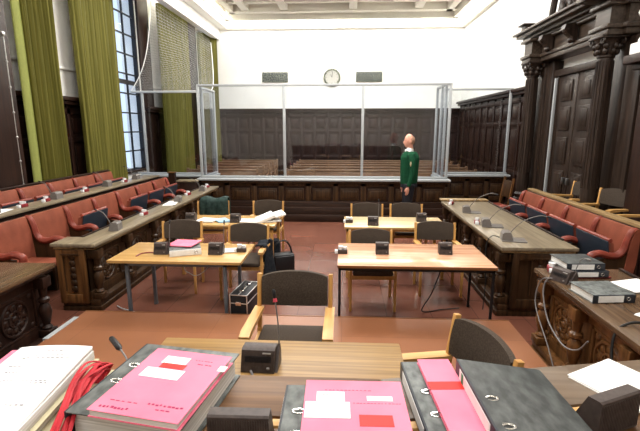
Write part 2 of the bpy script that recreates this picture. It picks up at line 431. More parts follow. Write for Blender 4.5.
def ent(x0, y0, y1):
    e.box(x0, PX, y0, y1, 3.30, 3.38, .006).box(x0 - .03, PX, y0 - .03, y1 + .03, 3.38, 3.44, .01)
    e.box(x0 + .03, PX, y0 + .03, y1 - .03, 3.44, 3.70)
    e.box(x0 - .04, PX, y0 - .04, y1 + .04, 3.68, 3.73, .01)
ent(3.78, 6.4, 9.45); ent(3.58, 6.48, 6.9); ent(3.58, 9.0, 9.4)
# sloping cornice mouldings
for k, (dx, z0, z1) in enumerate(((.06, 3.73, 3.77), (.14, 3.77, 3.82), (.24, 3.82, 3.88), (.30, 3.88, 3.92))):
    e.box(3.78 - dx, PX, 6.25 - dx * .3, 9.45 + dx, z0, z1, .008)
e.box(3.36, PX, 6.38, 7.0, 3.80, 3.94, .02)
e.obj('entablature', 'portal_y', D)
for y in (8.6, 7.75):
    br = MB(); br.prism([(3.78, 3.42), (3.72, 3.44), (3.70, 3.5), (3.62, 3.56), (3.56, 3.62), (3.58, 3.7), (3.78, 3.72)], y - .07, y + .07)
    br.ball((3.71, y, 3.46), .05, (1, 1.3, 1), 8).ball((3.62, y, 3.62), .06, (1, 1.3, 1), 8)
    br.obj('bracket', 'portal', D)
pd = MB(); arc = []
for k in range(17):
    a = pi * k / 16; arc.append((7.9 + .98 * cos(a), 3.92 + 1.25 * sin(a)))
pd.tube([(3.86, y, z) for y, z in arc], .06, 8)
pd.prism(arc, 3.95, PX, 'yz')
pd.obj('arched_pediment', 'portal', D)
cr = MB()
for k in range(22):
    a = pi * (k + .5) / 22; r = .62 + .16 * sin(k * 2.4)
    cr.ball((3.92, 7.9 + r * cos(a), 3.98 + r * 1.25 * sin(a)), .07, (.6, 1, 1.5), 8)
cr.ring((3.9, 7.9, 4.35), .28, .05, 'x').ball((3.9, 7.9, 4.35), .17, (.5, 1, 1.2))
cr.obj('carved_ornament', 'portal', D)
MB().box(3.55, 3.75, 9.3, 9.5, 3.92, 4.03, .02).box(3.5, 3.8, 9.26, 9.55, 4.03, 4.06, .01).obj('corner_block', 'portal', D)

# white bust on the panelling ledge
t = thing('plaster_bust', 'white plaster bust base on the panelling ledge beside the portal, cut by the right edge', 'bust', (3.88, 5.93, 2.97))
MB().box(-.19, .15, -.2, .2, 0, .14, .01).obj('plinth', 'white', t)
MB().lathe([(.17, .14), (.16, .18), (.13, .24), (.13, .3), (.16, .42), (.2, .5), (.17, .58), (.07, .64), (.065, .7), (.1, .76), (.12, .86), (.1, .96), (.04, 1.0)], (-.03, 0, 0), 20).obj('figure', 'white', t)
# ------------------------------------------------------------------ barrier wall and glass screens
XF0, XF1, YF, YW, XWL, XWR = -3.25, 2.30, 9.65, 10.75, -5.1, 3.98
def barrier(name, label, x0, x1, y, zs, steps=True, n=8, z0=0):
    t = thing(name, label, 'barrier', ((x0 + x1) / 2, y, 0)); cx = (x0 + x1) / 2; h = (x1 - x0) / 2
    MB().box(-h, h, -.02, .16, z0, zs - .05).obj('wall_core', 'dark_x', t)
    w = 2 * h / n
    st = MB()
    st.box(-h, h, -.05, -.0, zs - .17, zs - .05, .005).box(-h, h, -.05, 0, .30 + z0, .40 + z0, .005)
    for k in range(n + 1): st.box(max(-h, -h + k * w - .06), min(h, -h + k * w + .06), -.05, 0, .3 + z0, zs - .1, .005)
    st.obj('frame', 'mid_z', t)
    for k in range(n):
        MB().box(-h + k * w + .1, -h + (k + 1) * w - .1, -.035, -.018, .44 + z0, zs - .22, .012).box(-h + k * w + .15, -h + (k + 1) * w - .15, -.045, -.03, .49 + z0, zs - .27, .008).obj('panel', 'mid_z', t)
    MB().box(-h - .05, h + .05, -.12, .2, zs - .05, zs, .012).obj('sill', 'frame_w' , t)
    MB().box(-h - .03, h + .03, -.09, .17, zs - .1, zs - .05, .012).obj('moulding', 'mid_z', t)
    if steps:
        MB().box(-h, h, -.10, .0, 0, .42, .01).box(-h, h, -.2, .0, 0, .30, .01).box(-h, h, -.32, 0, 0, .15, .01).obj('stepped_plinth', 'dark_x', t)
    return t
barrier('panelled_barrier', 'long dark panelled barrier with stepped plinth under the central glass screen', XF0, XF1, YF, .93, True, 9)
barrier('panelled_barrier', 'dark panelled barrier on the right carrying the glass by the red chair', XF1 + .25, XWR, YW, .93, False, 3)
barrier('panelled_barrier', 'panelled barrier on the left beyond the end of the jury seats', XWL, XF0 - .15, YW, .88, False, 3)
for x0, lab in ((XF0 + .02, 'short dark return wall at the left end of the central barrier'), (XF1 - .14, 'short dark return wall at the right end of the central barrier')):
    t = thing('return_barrier', lab, 'barrier', (x0, YF + .22, 0))
    MB().box(0, .12, 0, .85, 0, .88).obj('wall_core', 'dark_y', t)
    MB().box(-.02, .14, 0, .85, .88, .93, .01).obj('sill', 'frame_w', t)
def screen(label, p0, p1, z0, z1, posts, name='glass_screen'):
    """vertical glazed screen from p0 to p1 (xy)"""
    d = Vector((p1[0] - p0[0], p1[1] - p0[1])); L = d.length; a = math.atan2(d.y, d.x)
    t = thing(name, label, 'glass screen', (p0[0], p0[1], z0), a)
    H = z1 - z0
    for u in posts: MB().box(u * L - .028, u * L + .028, -.026, .026, 0, H, .006).obj('post', 'frame_w', t)
    MB().box(0, L, -.03, .03, H - .045, H, .006).obj('top_rail', 'frame_w', t)
    MB().box(0, L, -.035, .035, 0, .05, .006).obj('bottom_rail', 'frame_w', t)
    for u, v in zip(posts, posts[1:]):
        MB().box(u * L + .03, v * L - .03, -.004, .004, .04, H - .04).obj('glass_pane', 'glass', t)
    return t
L_ = XF1 - XF0
screen('wide central glass screen of three panes in white frame on the barrier', (XF0 + .03, YF + .05), (XF1 - .03, YF + .05), .93, 2.98, [0, .347, .661, 1])
screen('narrow glass return panel at the left end of the central screen', (XF0 + .08, YF + .15), (XF0 + .08, YW - .05), .93, 2.93, [0, 1])
screen('narrow glass return panel beside the officer at the right end', (XF1 - .1, YF + .15), (XF1 - .1, YW - .05), .93, 2.98, [0, .45, 1])
screen('left glass screen in white frame in front of the far green curtain', (XL + .03, YW + .05), (XF0 - .02, YW + .05), .88, 2.93, [.14, 1])
screen('right glass screen in grey frame in front of the side wall panelling', (XF1 + .05, YW + .05), (XWR, YW + .05), .93, 2.96, [0, .97])
# flower-bed-like dark cabinet end and coping at left end of barrier
t = thing('low_cabinet', 'low dark cabinet with pale top at the far end of the left jury desk', 'cabinet', (-3.32, 9.52, 0))
MB().box(-.35, .05, -.1, .1, 0, .86, .01).obj('body', 'dark_z', t)
MB().box(-.4, .07, -.13, .11, .86, .9, .01).obj('top', 'desktop_y', t)

# ------------------------------------------------------------------ nets
def net(label, fn, W, Hh, nu=24, nv=16, edge=None):
    m = MB(); m.grid(fn, nu, nv); b = m.b; uv = b.loops.layers.uv.new('UVMap'); b.verts.ensure_lookup_table()
    for f in b.faces:
        for l in f.loops:
            i, j = divmod(l.vert.index, nv + 1) if l.vert.index >= 0 else (0, 0)
            l[uv].uv = (i / nu * W, j / nv * Hh)
    return m
def mknet(name, label, fn, W, Hh, nu=24, nv=16):
    me = bpy.data.meshes.new(name); vs = [fn(i / nu, j / nv) for i in range(nu + 1) for j in range(nv + 1)]
    fs = [(i * (nv + 1) + j, (i + 1) * (nv + 1) + j, (i + 1) * (nv + 1) + j + 1, i * (nv + 1) + j + 1) for i in range(nu) for j in range(nv)]
    me.from_pydata([tuple(v) for v in vs], [], fs); uv = me.uv_layers.new(name='UVMap')
    for p in me.polygons:
        for li in p.loop_indices:
            i, j = divmod(me.loops[li].vertex_index, nv + 1); uv.data[li].uv = (i / nu * W, j / nv * Hh)
    me.materials.append(M['net']); o = bpy.data.objects.new(name, me); COL.objects.link(o)
    rope = MB()
    for ed in ([fn(0, k / 24) for k in range(25)], [fn(1, k / 24) for k in range(25)], [fn(k / 24, 0) for k in range(25)]): rope.tube(ed, .011, 6)
    rope.obj('border_rope', 'white', o)
    return tag(o, label, 'net')
def lerp(a, b, t): return a + (b - a) * t
def netL(u, v):   # u along: left (near) -> right (far); v: bottom -> top
    bot = Vector((lerp(-5.27, -3.3, u), YW + .07, 2.93)); top = Vector((-4.66, lerp(10.95, 15.7, u), 5.06))
    p = bot.lerp(top, v); s = sin(pi * v)
    p.y += .5 * s * max(0, u - .5); p.z -= .5 * s * max(0, u - .5)
    p.z -= .25 * s; p.x += .10 * s * (1 - u)
    return p
mknet('safety_net', 'white safety net draped between the pelmet and the left glass screen', netL, 4.2, 3.2)
def netL2(u, v):
    bot = Vector((XF0 + .05, lerp(YF + .05, YW, u), 2.96)); top = Vector((lerp(-4.3, -4.45, u), lerp(13.8, 15.8, u), 4.6))
    p = bot.lerp(top, v); p.z -= .45 * sin(pi * v) * (1 - .3 * u); return p
def netR(u, v):
    bot = Vector((lerp(XF1 + .05, XWR, u), YW + .06, 2.97)); top = Vector((XR - .03, lerp(12.5, 11.2, u), lerp(4.6, 4.2, u)))
    p = bot.lerp(top, v); p.z -= .3 * sin(pi * v); return p
mknet('safety_net', 'faint white net rising from the right glass screen to the white wall', netR, 2.4, 2.0)
# ------------------------------------------------------------------ curtains
def curtain(label, x, y0, y1, ztop, zbot, seed, x1=None, lining=False, drift=0.):
    rnd = random.Random(seed); ph = [rnd.random() * 6.28 for _ in range(4)]
    x1 = x if x1 is None else x1; nf = max(4, (y1 - y0) * 15)
    t = thing('velvet_curtain', label, 'curtain', (x, (y0 + y1) / 2, zbot), 0, 'green curtains along the window wall')
    def fn(u, v, off=0):
        amp = .052 + .012 * sin(3 * u * 6.28 + ph[0])
        w = sin(2 * pi * nf * u + ph[1] + 1.4 * sin(7 * u + ph[3]) + .15 * sin(3 * v + ph[2])); w = w * abs(w) ** .3 + .25 * sin(.61 * 2 * pi * nf * u + ph[3])
        return Vector((lerp(x, x1, u) - x + amp * w + off, lerp(y0, y1, u) + drift * (1 - v) + .02 * sin(5 * v + u * 9) - (y0 + y1) / 2, lerp(0, ztop - zbot, v)))
    m = MB(); nu = int((y1 - y0) * 150); nv = 10
    m.grid(lambda u, v: fn(u, v), nu, nv)
    o = m.obj('cloth', 'curtain', t, smooth=80); s = o.modifiers.new('solid', 'SOLIDIFY'); s.thickness = .012
    if lining:
        m = MB().grid(lambda u, v: Vector((.0 + .04 * sin(u * 3), y0 - .16 + .2 * u + drift * (1 - v) - (y0 + y1) / 2, lerp(0, ztop - zbot, v))), 6, 8)
        q = m.obj('lining', 'lining', t, smooth=80); s = q.modifiers.new('solid', 'SOLIDIFY'); s.thickness = .01
    return t
curtain('nearest green velvet curtain with pale lining along its left edge', -5.0, 6.86, 7.62, 5.5, .3, 1, lining=True)
curtain('wide green velvet curtain, second from the left, before the first window', -5.0, 8.2, 9.72, 5.5, .3, 2)
curtain('green curtain hanging behind the net and the left glass screen', -4.9, 11.95, 14.0, 5.25, .3, 3)
curtain('farthest narrow green curtain in the corner by the back wall', -4.95, 15.2, 15.75, 5.2, .3, 4, x1=-4.5)

# ------------------------------------------------------------------ clock and grilles
t = thing('wall_clock', 'round wall clock with dark rim on the white back wall', 'clock', (-.44, YB - .02, 3.79))
MB().lathe([(.29, 0), (.30, -.03), (.30, -.07), (.25, -.09), (.23, -.06)], (0, 0, 0), 28, 'y').obj('rim', 'grille', t)
MB().lathe([(.24, -.055), (.24, -.065)], (0, 0, 0), 28, 'y').obj('face', 'clockface', t)
h = MB().bar((0, -.075, 0), (-.07, -.075, .11), .02, .008).bar((0, -.078, 0), (.02, -.078, .19), .014, .006)
h.obj('hands', 'black', t)
h = MB()
for k in range(12):
    a = k * pi / 6; h.bar((.18 * sin(a), -.07, .18 * cos(a)), (.215 * sin(a), -.07, .215 * cos(a)), .014, .006)
h.obj('hour_marks', 'black', t)
for x, lab in ((-2.47, 'oblong dark ventilation grille on the back wall left of the clock'), (.87, 'oblong dark ventilation grille on the back wall right of the clock')):
    t = thing('wall_grille', lab, 'grille', (x, YB - .02, 3.81), 0, 'grilles on the back wall')
    MB().box(-.46, .46, -.04, 0, -.17, .17, .01).obj('frame', 'grille', t)
    g = MB()
    for k in range(9):
        for j in range(3): g.ring((-.4 + k * .1, -.05, -.1 + j * .1), .035, .008, 'y', 10, 5)
    g.obj('lattice', 'leg_grey', t)

# ------------------------------------------------------------------ pews behind the glass
def make_pew(W):
    t = thing('pew', None, 'pew')
    MB().box(-W / 2, W / 2, -.22, .18, .42, .46, .008).obj('seat', 'pew', t)
    MB().obox((0, .2, .68), (W, .035, .42), (R(-8), 0, 0), .006).box(-W / 2, W / 2, .19, .27, .87, .92, .012).obj('backrest', 'pew', t)
    for s in (-1, 1):
        MB().prism([(-.24, 0), (.26, 0), (.28, .95), (.2, .95), (.14, .62), (-.18, .6), (-.24, .5)], s * W / 2 - .03, s * W / 2 + .03, 'yz').obj('end_panel', 'pew', t)
    return t
rows = ['front', 'second', 'third', 'fourth', 'back']
for W, xc, side in ((1.95, -3.35, 'left'), (5.1, 1.0, 'right')):
    P_ = Proto(lambda: make_pew(W))
    for k in range(5):
        P_.put((xc, 11.6 + k * .9, 0), 0, 'wooden public bench, %s row of the %s block behind the glass' % (rows[k], side), 'public benches behind the glass')
# ------------------------------------------------------------------ carved desks
BAL = [(.055, 0), (.055, .05), (.04, .07), (.048, .10), (.03, .13), (.045, .2), (.058, .27), (.05, .33), (.03, .37), (.05, .39), (.05, .42), (.03, .44), (.036, .5), (.044, .55), (.04, .60), (.052, .62), (.052, .66)]
def carved_front(t, y0, y1, x, f, zb, zt, n, mat, bal=True):
    """front running along Y at x facing f"""
    s = (y1 - y0) / n
    fr = MB(); a, b = sorted((x, x + .03 * f))
    fr.box(a, b, y0, y1, zt - .09, zt, .005).box(a, b, y0, y1, zb, zb + .1, .005)
    fr.obj('front_frame', mat, t)
    for k in range(n):
        c = y0 + (k + .5) * s; hz = (zt - zb) / 2 - .09; zc = (zb + zt) / 2
        pm = MB(); a, b = sorted((x - .02 * f, x + .01 * f)); w_ = s / 2 - .11
        pm.box(a, b, c - w_, c + w_, zc - hz, zc + hz)
        a, b = sorted((x, x + .03 * f))
        pm.box(a, b, c - w_, c - w_ + .03, zc - hz, zc + hz, .006).box(a, b, c + w_ - .03, c + w_, zc - hz, zc + hz, .006)
        pm.box(a, b, c - w_, c + w_, zc - hz, zc - hz + .03, .006).box(a, b, c - w_, c + w_, zc + hz - .03, zc + hz, .006)
        po = pm.obj('front_panel', mat, t)
        ro = MB(); rr = min(hz, w_) - .05; X = x + .012 * f
        ro.ring((X, c, zc), rr, .016, 'x', 28, 6).ring((X, c, zc), rr * .45, .011, 'x', 16, 6).ball((X, c, zc), rr * .22, (.5, 1, 1), 10)
        for q in range(8):
            an = q * pi / 4; ro.ball((X, c + rr * .70 * cos(an), zc + rr * .70 * sin(an)), rr * .2, (.4, 1, 1), 8)
            ro.tube([(X, c + rr * .3 * cos(an), zc + rr * .3 * sin(an)), (X, c + rr * .9 * cos(an + .35), zc + rr * .9 * sin(an + .35))], .009, 5)
        for sy in (-1, 1):
            for sz in (-1, 1): ro.ball((X, c + sy * (w_ - .06), zc + sz * (hz - .06)), .03, (.5, 1, 1), 6)
        ro.obj('carved_rosette', mat, po)
    if bal:
        for k in range(n + 1):
            c = y0 + k * s; c = min(max(c, y0 + .08), y1 - .08)
            bb = MB(); sc = (zt - zb) / .66
            bb.lathe([(r, zb + z * sc) for r, z in BAL], (x + .075 * f, c, 0), 14)
            bb.box(x + .075 * f - .06, x + .075 * f + .06, c - .06, c + .06, zb, zb + .07, .006)
            bb.box(x + .075 * f - .055, x + .075 * f + .055, c - .055, c + .055, zt - .10, zt, .006)
            bb.obj('baluster', mat, t)
def carved_desk(name, label, x_front, x_rear, y0, y1, n, mat, top, ends=(True, True), zt=.8, back=True, edge=None):
    f = 1 if x_front > x_rear else -1
    t = thing(name, label, 'desk', ((x_front + x_rear) / 2, (y0 + y1) / 2, 0)); cx, cy = (x_front + x_rear) / 2, (y0 + y1) / 2
    X = x_front - cx - .14 * f; Xr = x_rear - cx + .04 * f; a, b = y0 - cy, y1 - cy
    lo, hi = sorted((X, Xr))
    c = MB(); c.box(min(X - .03 * f, X), max(X - .03 * f, X), a + .03, b - .03, .05, zt - .06); c.obj('front_board', mat, t)
    lo2, hi2 = sorted((x_front - cx - .01 * f, Xr))
    MB().box(lo2, hi2, a + .02, b - .02, 0, .06, .008).box(lo2 + (.02 if f < 0 else 0), hi2 - (.02 if f > 0 else 0), a + .03, b - .03, .06, .13, .012).obj('plinth', mat, t)
    carved_front(t, a + .03, b - .03, X, f, .13, zt - .09, n, mat)
    for yy, s, on in ((a, -1, ends[0]), (b, 1, ends[1])):
        if not on: continue
        e = MB(); ya, yb = sorted((yy - .03 * s, yy - .06 * s)); e.box(lo, hi, ya, yb, .1, zt - .06)
        yc, yd = sorted((yy - .035 * s, yy - .0 * s))
        e.box(lo, lo + .07, yc, yd, .1, zt - .072, .004).box(hi - .07, hi, yc, yd, .1, zt - .072, .004)
        yc, yd = sorted((yy - .037 * s, yy - .004 * s)); e.box(lo + .06, hi - .06, yc, yd, zt - .15, zt - .074, .004).box(lo + .06, hi - .06, yc, yd, .1, .2, .004)
        eo = e.obj('end_panel', 'warm_z' if on == 2 else mat, t)
        ee = MB(); mx = (lo + hi) / 2
        for k in range(6): ee.ball((mx, yy - .025 * s, .26 + k * .075), .035, (1.1, .4, 1.1), 8)
        ee.bar((mx - .1, yy - .02 * s, .24), (mx - .1, yy - .02 * s, .66), .02).bar((mx + .1, yy - .02 * s, .24), (mx + .1, yy - .02 * s, .66), .02)
        ee.box(mx - .12, mx + .12, min(yy, yy - .03 * s), max(yy, yy - .03 * s), .66, .68, .004)
        ee.obj('carved_drop', mat, eo)
    lo, hi = sorted((x_front - cx + .0 * f, x_rear - cx))
    if name == 'jury_desk' and f > 0:
        MB().box(hi - .31, hi, a - .02, b + .02, zt - .04, zt, .008).box(lo, hi - .30, a - .02, a + .30, zt - .04, zt, .008).obj('desk_top', top, t)
        MB().box(lo + .02, hi - .31, a + .3, b, zt - .10, zt - .07, .005).box(hi - .34, hi - .31, a + .28, b, zt - .10, zt + .012, .005).obj('rear_shelf', 'dark_y', t)
    else: MB().box(lo, hi, a - .02, b + .02, zt - .04, zt, .008).obj('desk_top', top, t)
    MB().box(lo + (.02 if not (name == 'jury_desk' and f > 0) else .22), hi - .02, a + .0, b - .0, zt - .07, zt - .04, .008).box(lo + .02, hi - .02, a, a + .28, zt - .069, zt - .041, .008).obj('top_moulding', edge or mat, t)
    # writing ledge lip at the seat side
    if not (name == 'jury_desk' and f > 0): MB().box(min(x_rear - cx, x_rear - cx + .03 * f), max(x_rear - cx, x_rear - cx + .03 * f), a + .3, b, zt, zt + .018, .005).obj('ledge_lip', 'dark_y', t)
    return t
carved_desk('jury_desk', 'long carved dark oak desk in front of the left red leather seats', -2.71, -3.22, 4.44, 9.22, 6, 'mid_z', 'desktop_y', (2, True), edge='desktop_edge')
carved_desk('jury_desk', 'long carved dark oak desk in front of the right red leather seats', 1.69, 2.5, 4.56, 7.45, 4, 'mid_z', 'desktop_y', (True, True), edge='desktop_edge')
carved_desk('wing_desk', 'near carved desk at the left picture edge, empty dark top', -2.70, -3.5, 2.2, 3.74, 2, 'dark_z', 'near_top')
carved_desk('wing_desk', 'near carved desk on the right carrying ring binders and loose papers', 1.74, 2.5, 1.9, 3.84, 3, 'warm_z', 'near_top')
t = thing('side_board', 'pale board lying across the far end of the right jury desk', 'board', (2.06, 7.57, .8))
MB().box(-.36, .44, -.09, .09, 0, .03, .006).obj('board', 'desktop_edge', t)
MB().box(-.3, -.26, -.05, .05, -.8, 0).box(.26, .3, -.05, .05, -.8, 0).obj('support', 'dark_z', t)

# second-row ledge on the left, behind the first row of seats
t = thing('rear_row_desk', 'narrow green-grey ledge desk between the two rows of left jury seats', 'desk', (-4.24, 6.6, 0))
MB().box(-.15, .18, -2.5, 2.75, .99, 1.02, .006).obj('desk_top', 'desktop_y', t)
MB().box(.1, .14, -2.5, 2.75, 0, .99).obj('front_board', 'dark_z', t)
MB().box(-.04, -.0, -2.5, 2.75, .2, .99).obj('rear_board', 'dark_z', t)
struct('floor_step', MB().box(XL, -4.29, 3.0, 9.6, 0, .2, .01), 'lino')
struct('floor_step_right', MB().box(3.31, XR - .2, 2.6, 7.9, 0, .36, .01), 'lino')
t = thing('rear_seat_rail', 'dark wooden rail along the backs of the left rear seats', 'rail', (-4.86, 6.6, .2))
MB().box(-.04, .03, -2.3, 2.1, .975, 1.0, .008).obj('rail', 'dark_y', t)
MB().box(-.02, .005, -2.3, 2.1, 0, .975).obj('board', 'dark_z', t)
t = thing('seat_back_rail', 'light wooden rail running behind the right red leather seats', 'rail', (3.26, 6.2, 0))
MB().box(-.03, .08, -1.9, 1.52, .97, 1.01, .008).obj('rail', 'desktop_edge', t)
MB().box(0, .04, -1.9, 1.52, 0, .97).obj('board', 'dark_z', t)

# ------------------------------------------------------------------ red leather tip-up seats, facing local +X, width along Y
def make_seat(W, tipped, both=True):
    t = thing('jury_chair', None, 'chair')
    w = W / 2
    bk = MB()
    bk.prism([(0, .44), (.10, .42), (.085, .6), (.07, .8), (.03, .965), (-.0, .97), (-.03, .95), (-.02, .6)], -w + .05, w - .002)
    bk.obj('backrest', 'leather', t)
    MB().box(-.05, -.02, -w + .001, w - .001, .0, .965, .006).obj('back_board', 'dark_z', t)
    if tipped:
        a = R(-80)
        MB().obox((.205, 0, .62), (.38, W - .13, .07), (0, a, 0), .02).obj('seat_cushion', 'leather', t)
        MB().obox((.255, .01, .60), (.46, W - .075, .014), (0, a, 0), .004).obj('underside_board', 'under', t)
        MB().tube([(.268, -w + .05, .832), (.268, w - .03, .832)], .024, 10).obj('front_edge', 'leather_dk', t)
    else:
        MB().box(.05, .5, -w + .05, w - .05, .40, .475, .03).obj('seat_cushion', 'leather', t)
    for s in ((-1, 1) if both else (-1,)):
        y = s * w - .042 * s
        path = smoothpath([(0, y, .955), (.05, y, .935), (.085, y, .84), (.11, y, .73), (.17, y, .665), (.26, y, .66), (.36, y, .685), (.45, y, .66), (.455, y, .61)], 4)
        rs = [.028 + .012 * min(1, i / 16) for i in range(len(path))]
        ar = MB().tube(path, rs, 10, 1.15).obj('armrest', 'leather_dk', t)
        MB().prism([(-.02, .0), (.3, .0), (.3, .42), (.36, .5), (.37, .62), (.2, .64), (.09, .74), (.06, .9), (-.02, .94)], y - .02, y + .02).obj('side_panel', 'mid_z', t)
    return t
ORD = ['nearest', 'second', 'third', 'fourth', 'fifth', 'sixth', 'seventh', 'farthest']
ydiv = [3.6, 4.32, 5.03, 5.75, 6.43, 7.13, 7.86, 8.6, 9.34]
tipd = [0, 0, 0, 1, 0, 1, 1, 1]
A_ = Proto(lambda: make_seat(.72, True, False)); B_ = Proto(lambda: make_seat(.72, False, False)); E_ = Proto(lambda: make_seat(.72, True, True))
for k in range(8):
    y = (ydiv[k] + ydiv[k + 1]) / 2
    P_ = E_ if k == 7 else (A_ if tipd[k] else B_)
    P_.put((-3.95, y, 0), 0, '%s red leather seat of the left front row, %s' % (ORD[k], 'tipped up' if tipd[k] else 'seat folded down'), 'left front row of red leather seats')
C_ = Proto(lambda: make_seat(.66, True, False))
for k in range(5):
    C_.put((-4.8, 5.68 + k * .66, .2), 0, '%s tipped-up red leather seat of the left rear row' % (['nearest', 'second', 'third', 'fourth', 'farthest'][k]), 'left rear row of red leather seats')
D_ = Proto(lambda: make_seat(.74, True, False)); F_ = Proto(lambda: make_seat(.74, True, True))
for k in range(4):
    (F_ if k == 0 else D_).put((3.2, 5.09 + k * .745, 0), pi, '%s tipped-up red leather seat of the right row' % (['nearest', 'second', 'third', 'farthest'][k]), 'right row of red leather seats')
# ------------------------------------------------------------------ courtroom armchair (front = local -Y)
def make_chair(fab='fabric', wz='light_z', wy='light_y'):
    t = thing('armchair', None, 'chair')
    for s in (-1, 1):
        MB().bar((s * .25, .20, 0), (s * .25, .215, .45), .032, .04, bev=.004).bar((s * .25, .215, .44), (s * .252, .275, .83), .03, .036, bev=.004).obj('rear_leg', wz, t)
        MB().bar((s * .25, -.23, 0), (s * .25, -.22, .6), .03, .036, bev=.004).obj('front_leg', wz, t)
        a = MB(); a.prism([(.24, .60), (.0, .615), (-.2, .625), (-.27, .615), (-.27, .585), (-.24, .585), (-.05, .59), (.24, .575)], s * .25 - .032, s * .25 + .032, 'yz')
        a.obj('armrest', wy, t)
    MB().bar((-.25, -.215, .40), (.25, -.215, .40), .02, .05).bar((-.25, .2, .40), (.25, .2, .40), .02, .05).bar((-.25, -.2, .4), (-.25, .2, .4), .02, .05).bar((.25, -.2, .4), (.25, .2, .4), .02, .05).obj('seat_rail', wy, t)
    st = MB().box(-.225, .225, -.25, .215, .42, .475, .02).obj('seat', fab, t)
    b = MB(); n = 14
    def fr(u, v, d):
        x = lerp(-.232, .232, u); q = 1 - (2 * u - 1) ** 2
        z0 = .615 - .018 * q; z1 = .812 + .030 * q ** .7
        z = lerp(z0, z1, v); y = .235 + (z - .6) * .14 + .035 * q
        return Vector((x, y + d, z))
    F = [[b.b.verts.new(fr(i / n, j / 6, -.016 - .008 * sin(pi * j / 6))) for j in range(7)] for i in range(n + 1)]
    G = [[b.b.verts.new(fr(i / n, j / 6, .016)) for j in range(7)] for i in range(n + 1)]
    for i in range(n):
        for j in range(6):
            b.b.faces.new((F[i][j], F[i + 1][j], F[i + 1][j + 1], F[i][j + 1])); b.b.faces.new((G[i][j], G[i][j + 1], G[i + 1][j + 1], G[i + 1][j]))
        b.b.faces.new((F[i][0], G[i][0], G[i + 1][0], F[i + 1][0])); b.b.faces.new((F[i][6], F[i + 1][6], G[i + 1][6], G[i][6]))
    for j in range(6):
        b.b.faces.new((F[0][j], F[0][j + 1], G[0][j + 1], G[0][j])); b.b.faces.new((F[n][j], G[n][j], G[n][j + 1], F[n][j + 1]))
    b.obj('backrest', fab, t, smooth=60)
    return t
CH = Proto(make_chair)
g = 'wooden armchairs with brown backs at the tables'
CH.put((-.333, 2.62, .21), 0, 'brown padded wooden armchair facing the camera beyond the oak clerk desk')
CH.put((.45, 1.95, .21), R(-73), 'brown armchair seen from behind on the platform at right of the clerk desk')
CH.put((.34, 4.86, 0), R(1), 'armchair behind the left half of the pinkish front right table', g)
CH.put((1.21, 5.34, 0), 0, 'armchair set back behind the right half of the pinkish front right table', g)
CH.put((-2.11, 5.25, 0), R(6), 'armchair behind the front left table above the pink folder', g)
CH.put((-1.21, 5.10, 0), 0, 'armchair with black jacket over its arm behind the front left table', g)
CH.put((-2.17, 6.88, 0), R(8), 'armchair with dark green jacket over it at the rear left table', g)
CH.put((-1.27, 6.92, 0), 0, 'armchair behind the thick papers of the rear left table', g)
CH.put((.39, 6.72, 0), 0, 'armchair at the left half of the pale rear right table', g)
CH.put((1.03, 6.75, 0), 0, 'armchair at the right half of the pale rear right table', g)
CH.put((3.63, 6.14, .36), R(-65), 'wooden armchair with dark back behind the right seat rail, farther one')
CH.put((3.68, 5.3, .36), R(-72), 'wooden armchair with dark back behind the right seat rail, nearer one')
CH.put((3.62, 7.0, .36), R(-75), 'empty light wooden armchair at the far end behind the right rail')

# red upholstered side chair near the portal
t = thing('side_chair', 'dark wooden side chair with red leather seat by the portal column', 'chair', (3.12, 9.0, 0), R(-86))
for sx in (-1, 1):
    MB().bar((sx * .2, -.2, 0), (sx * .2, -.2, .42), .04).obj('front_leg', 'warm_z', t)
    MB().bar((sx * .2, .2, 0), (sx * .2, .2, .45), .04).bar((sx * .2, .2, .44), (sx * .2, .28, 1.05), .035).obj('rear_leg', 'warm_z', t)
MB().box(-.24, .24, -.24, .22, .42, .49, .02).obj('seat', 'leather_dk', t)
MB().obox((0, .25, .82), (.38, .03, .34), (R(-7), 0, 0), .01).obj('backrest', 'mid_z', t)

# ------------------------------------------------------------------ tables
def table(label, x0, x1, y0, y1, z, top, leg, legins=.05, edge='brown_edge', foot=True, sq=.035):
    t = thing('table', label, 'table', ((x0 + x1) / 2, (y0 + y1) / 2, 0)); a, b = (x1 - x0) / 2, (y1 - y0) / 2
    MB().box(-a + .004, a - .004, -b + .004, b - .004, z - .026, z, .003).obj('table_top', top, t)
    e = MB()
    e.box(-a, a, -b, -b + .004, z - .027, z - .001).box(-a, a, b - .004, b, z - .027, z - .001).box(-a, -a + .004, -b, b, z - .027, z - .001).box(a - .004, a, -b, b, z - .027, z - .001)
    e.obj('edge_lipping', edge, t)
    fr = MB(); i = legins
    fr.box(-a + i, a - i, -b + .04, -b + .065, z - .065, z - .026).box(-a + i, a - i, b - .065, b - .04, z - .065, z - .026)
    fr.box(-a + i, -a + i + .025, -b + .04, b - .04, z - .065, z - .026).box(a - i - .025, a - i, -b + .04, b - .04, z - .065, z - .026)
    fr.obj('under_frame', leg, t)
    for sx in (-1, 1):
        for sy in (-1, 1):
            x, y = sx * (a - i - sq / 2), sy * (b - .04 - sq / 2)
            MB().box(x - sq / 2, x + sq / 2, y - sq / 2, y + sq / 2, .02, z - .026, .004).box(x - sq / 2 - .003, x + sq / 2 + .003, y - sq / 2 - .003, y + sq / 2 + .003, 0, .025, .004).obj('leg', leg, t)
    return t
TZ = .735
table('pinkish wooden table with thin black legs, front right of the four tables', -.05, 1.49, 4.03, 4.87, TZ, 'tbl_pink', 'black_metal', .01, sq=.025)
table('yellow-brown table with grey steel legs, front left of the four tables', -2.38, -1.01, 4.06, 4.77, TZ, 'tbl_yel', 'leg_grey', .16, 'tbl_yel', sq=.034)
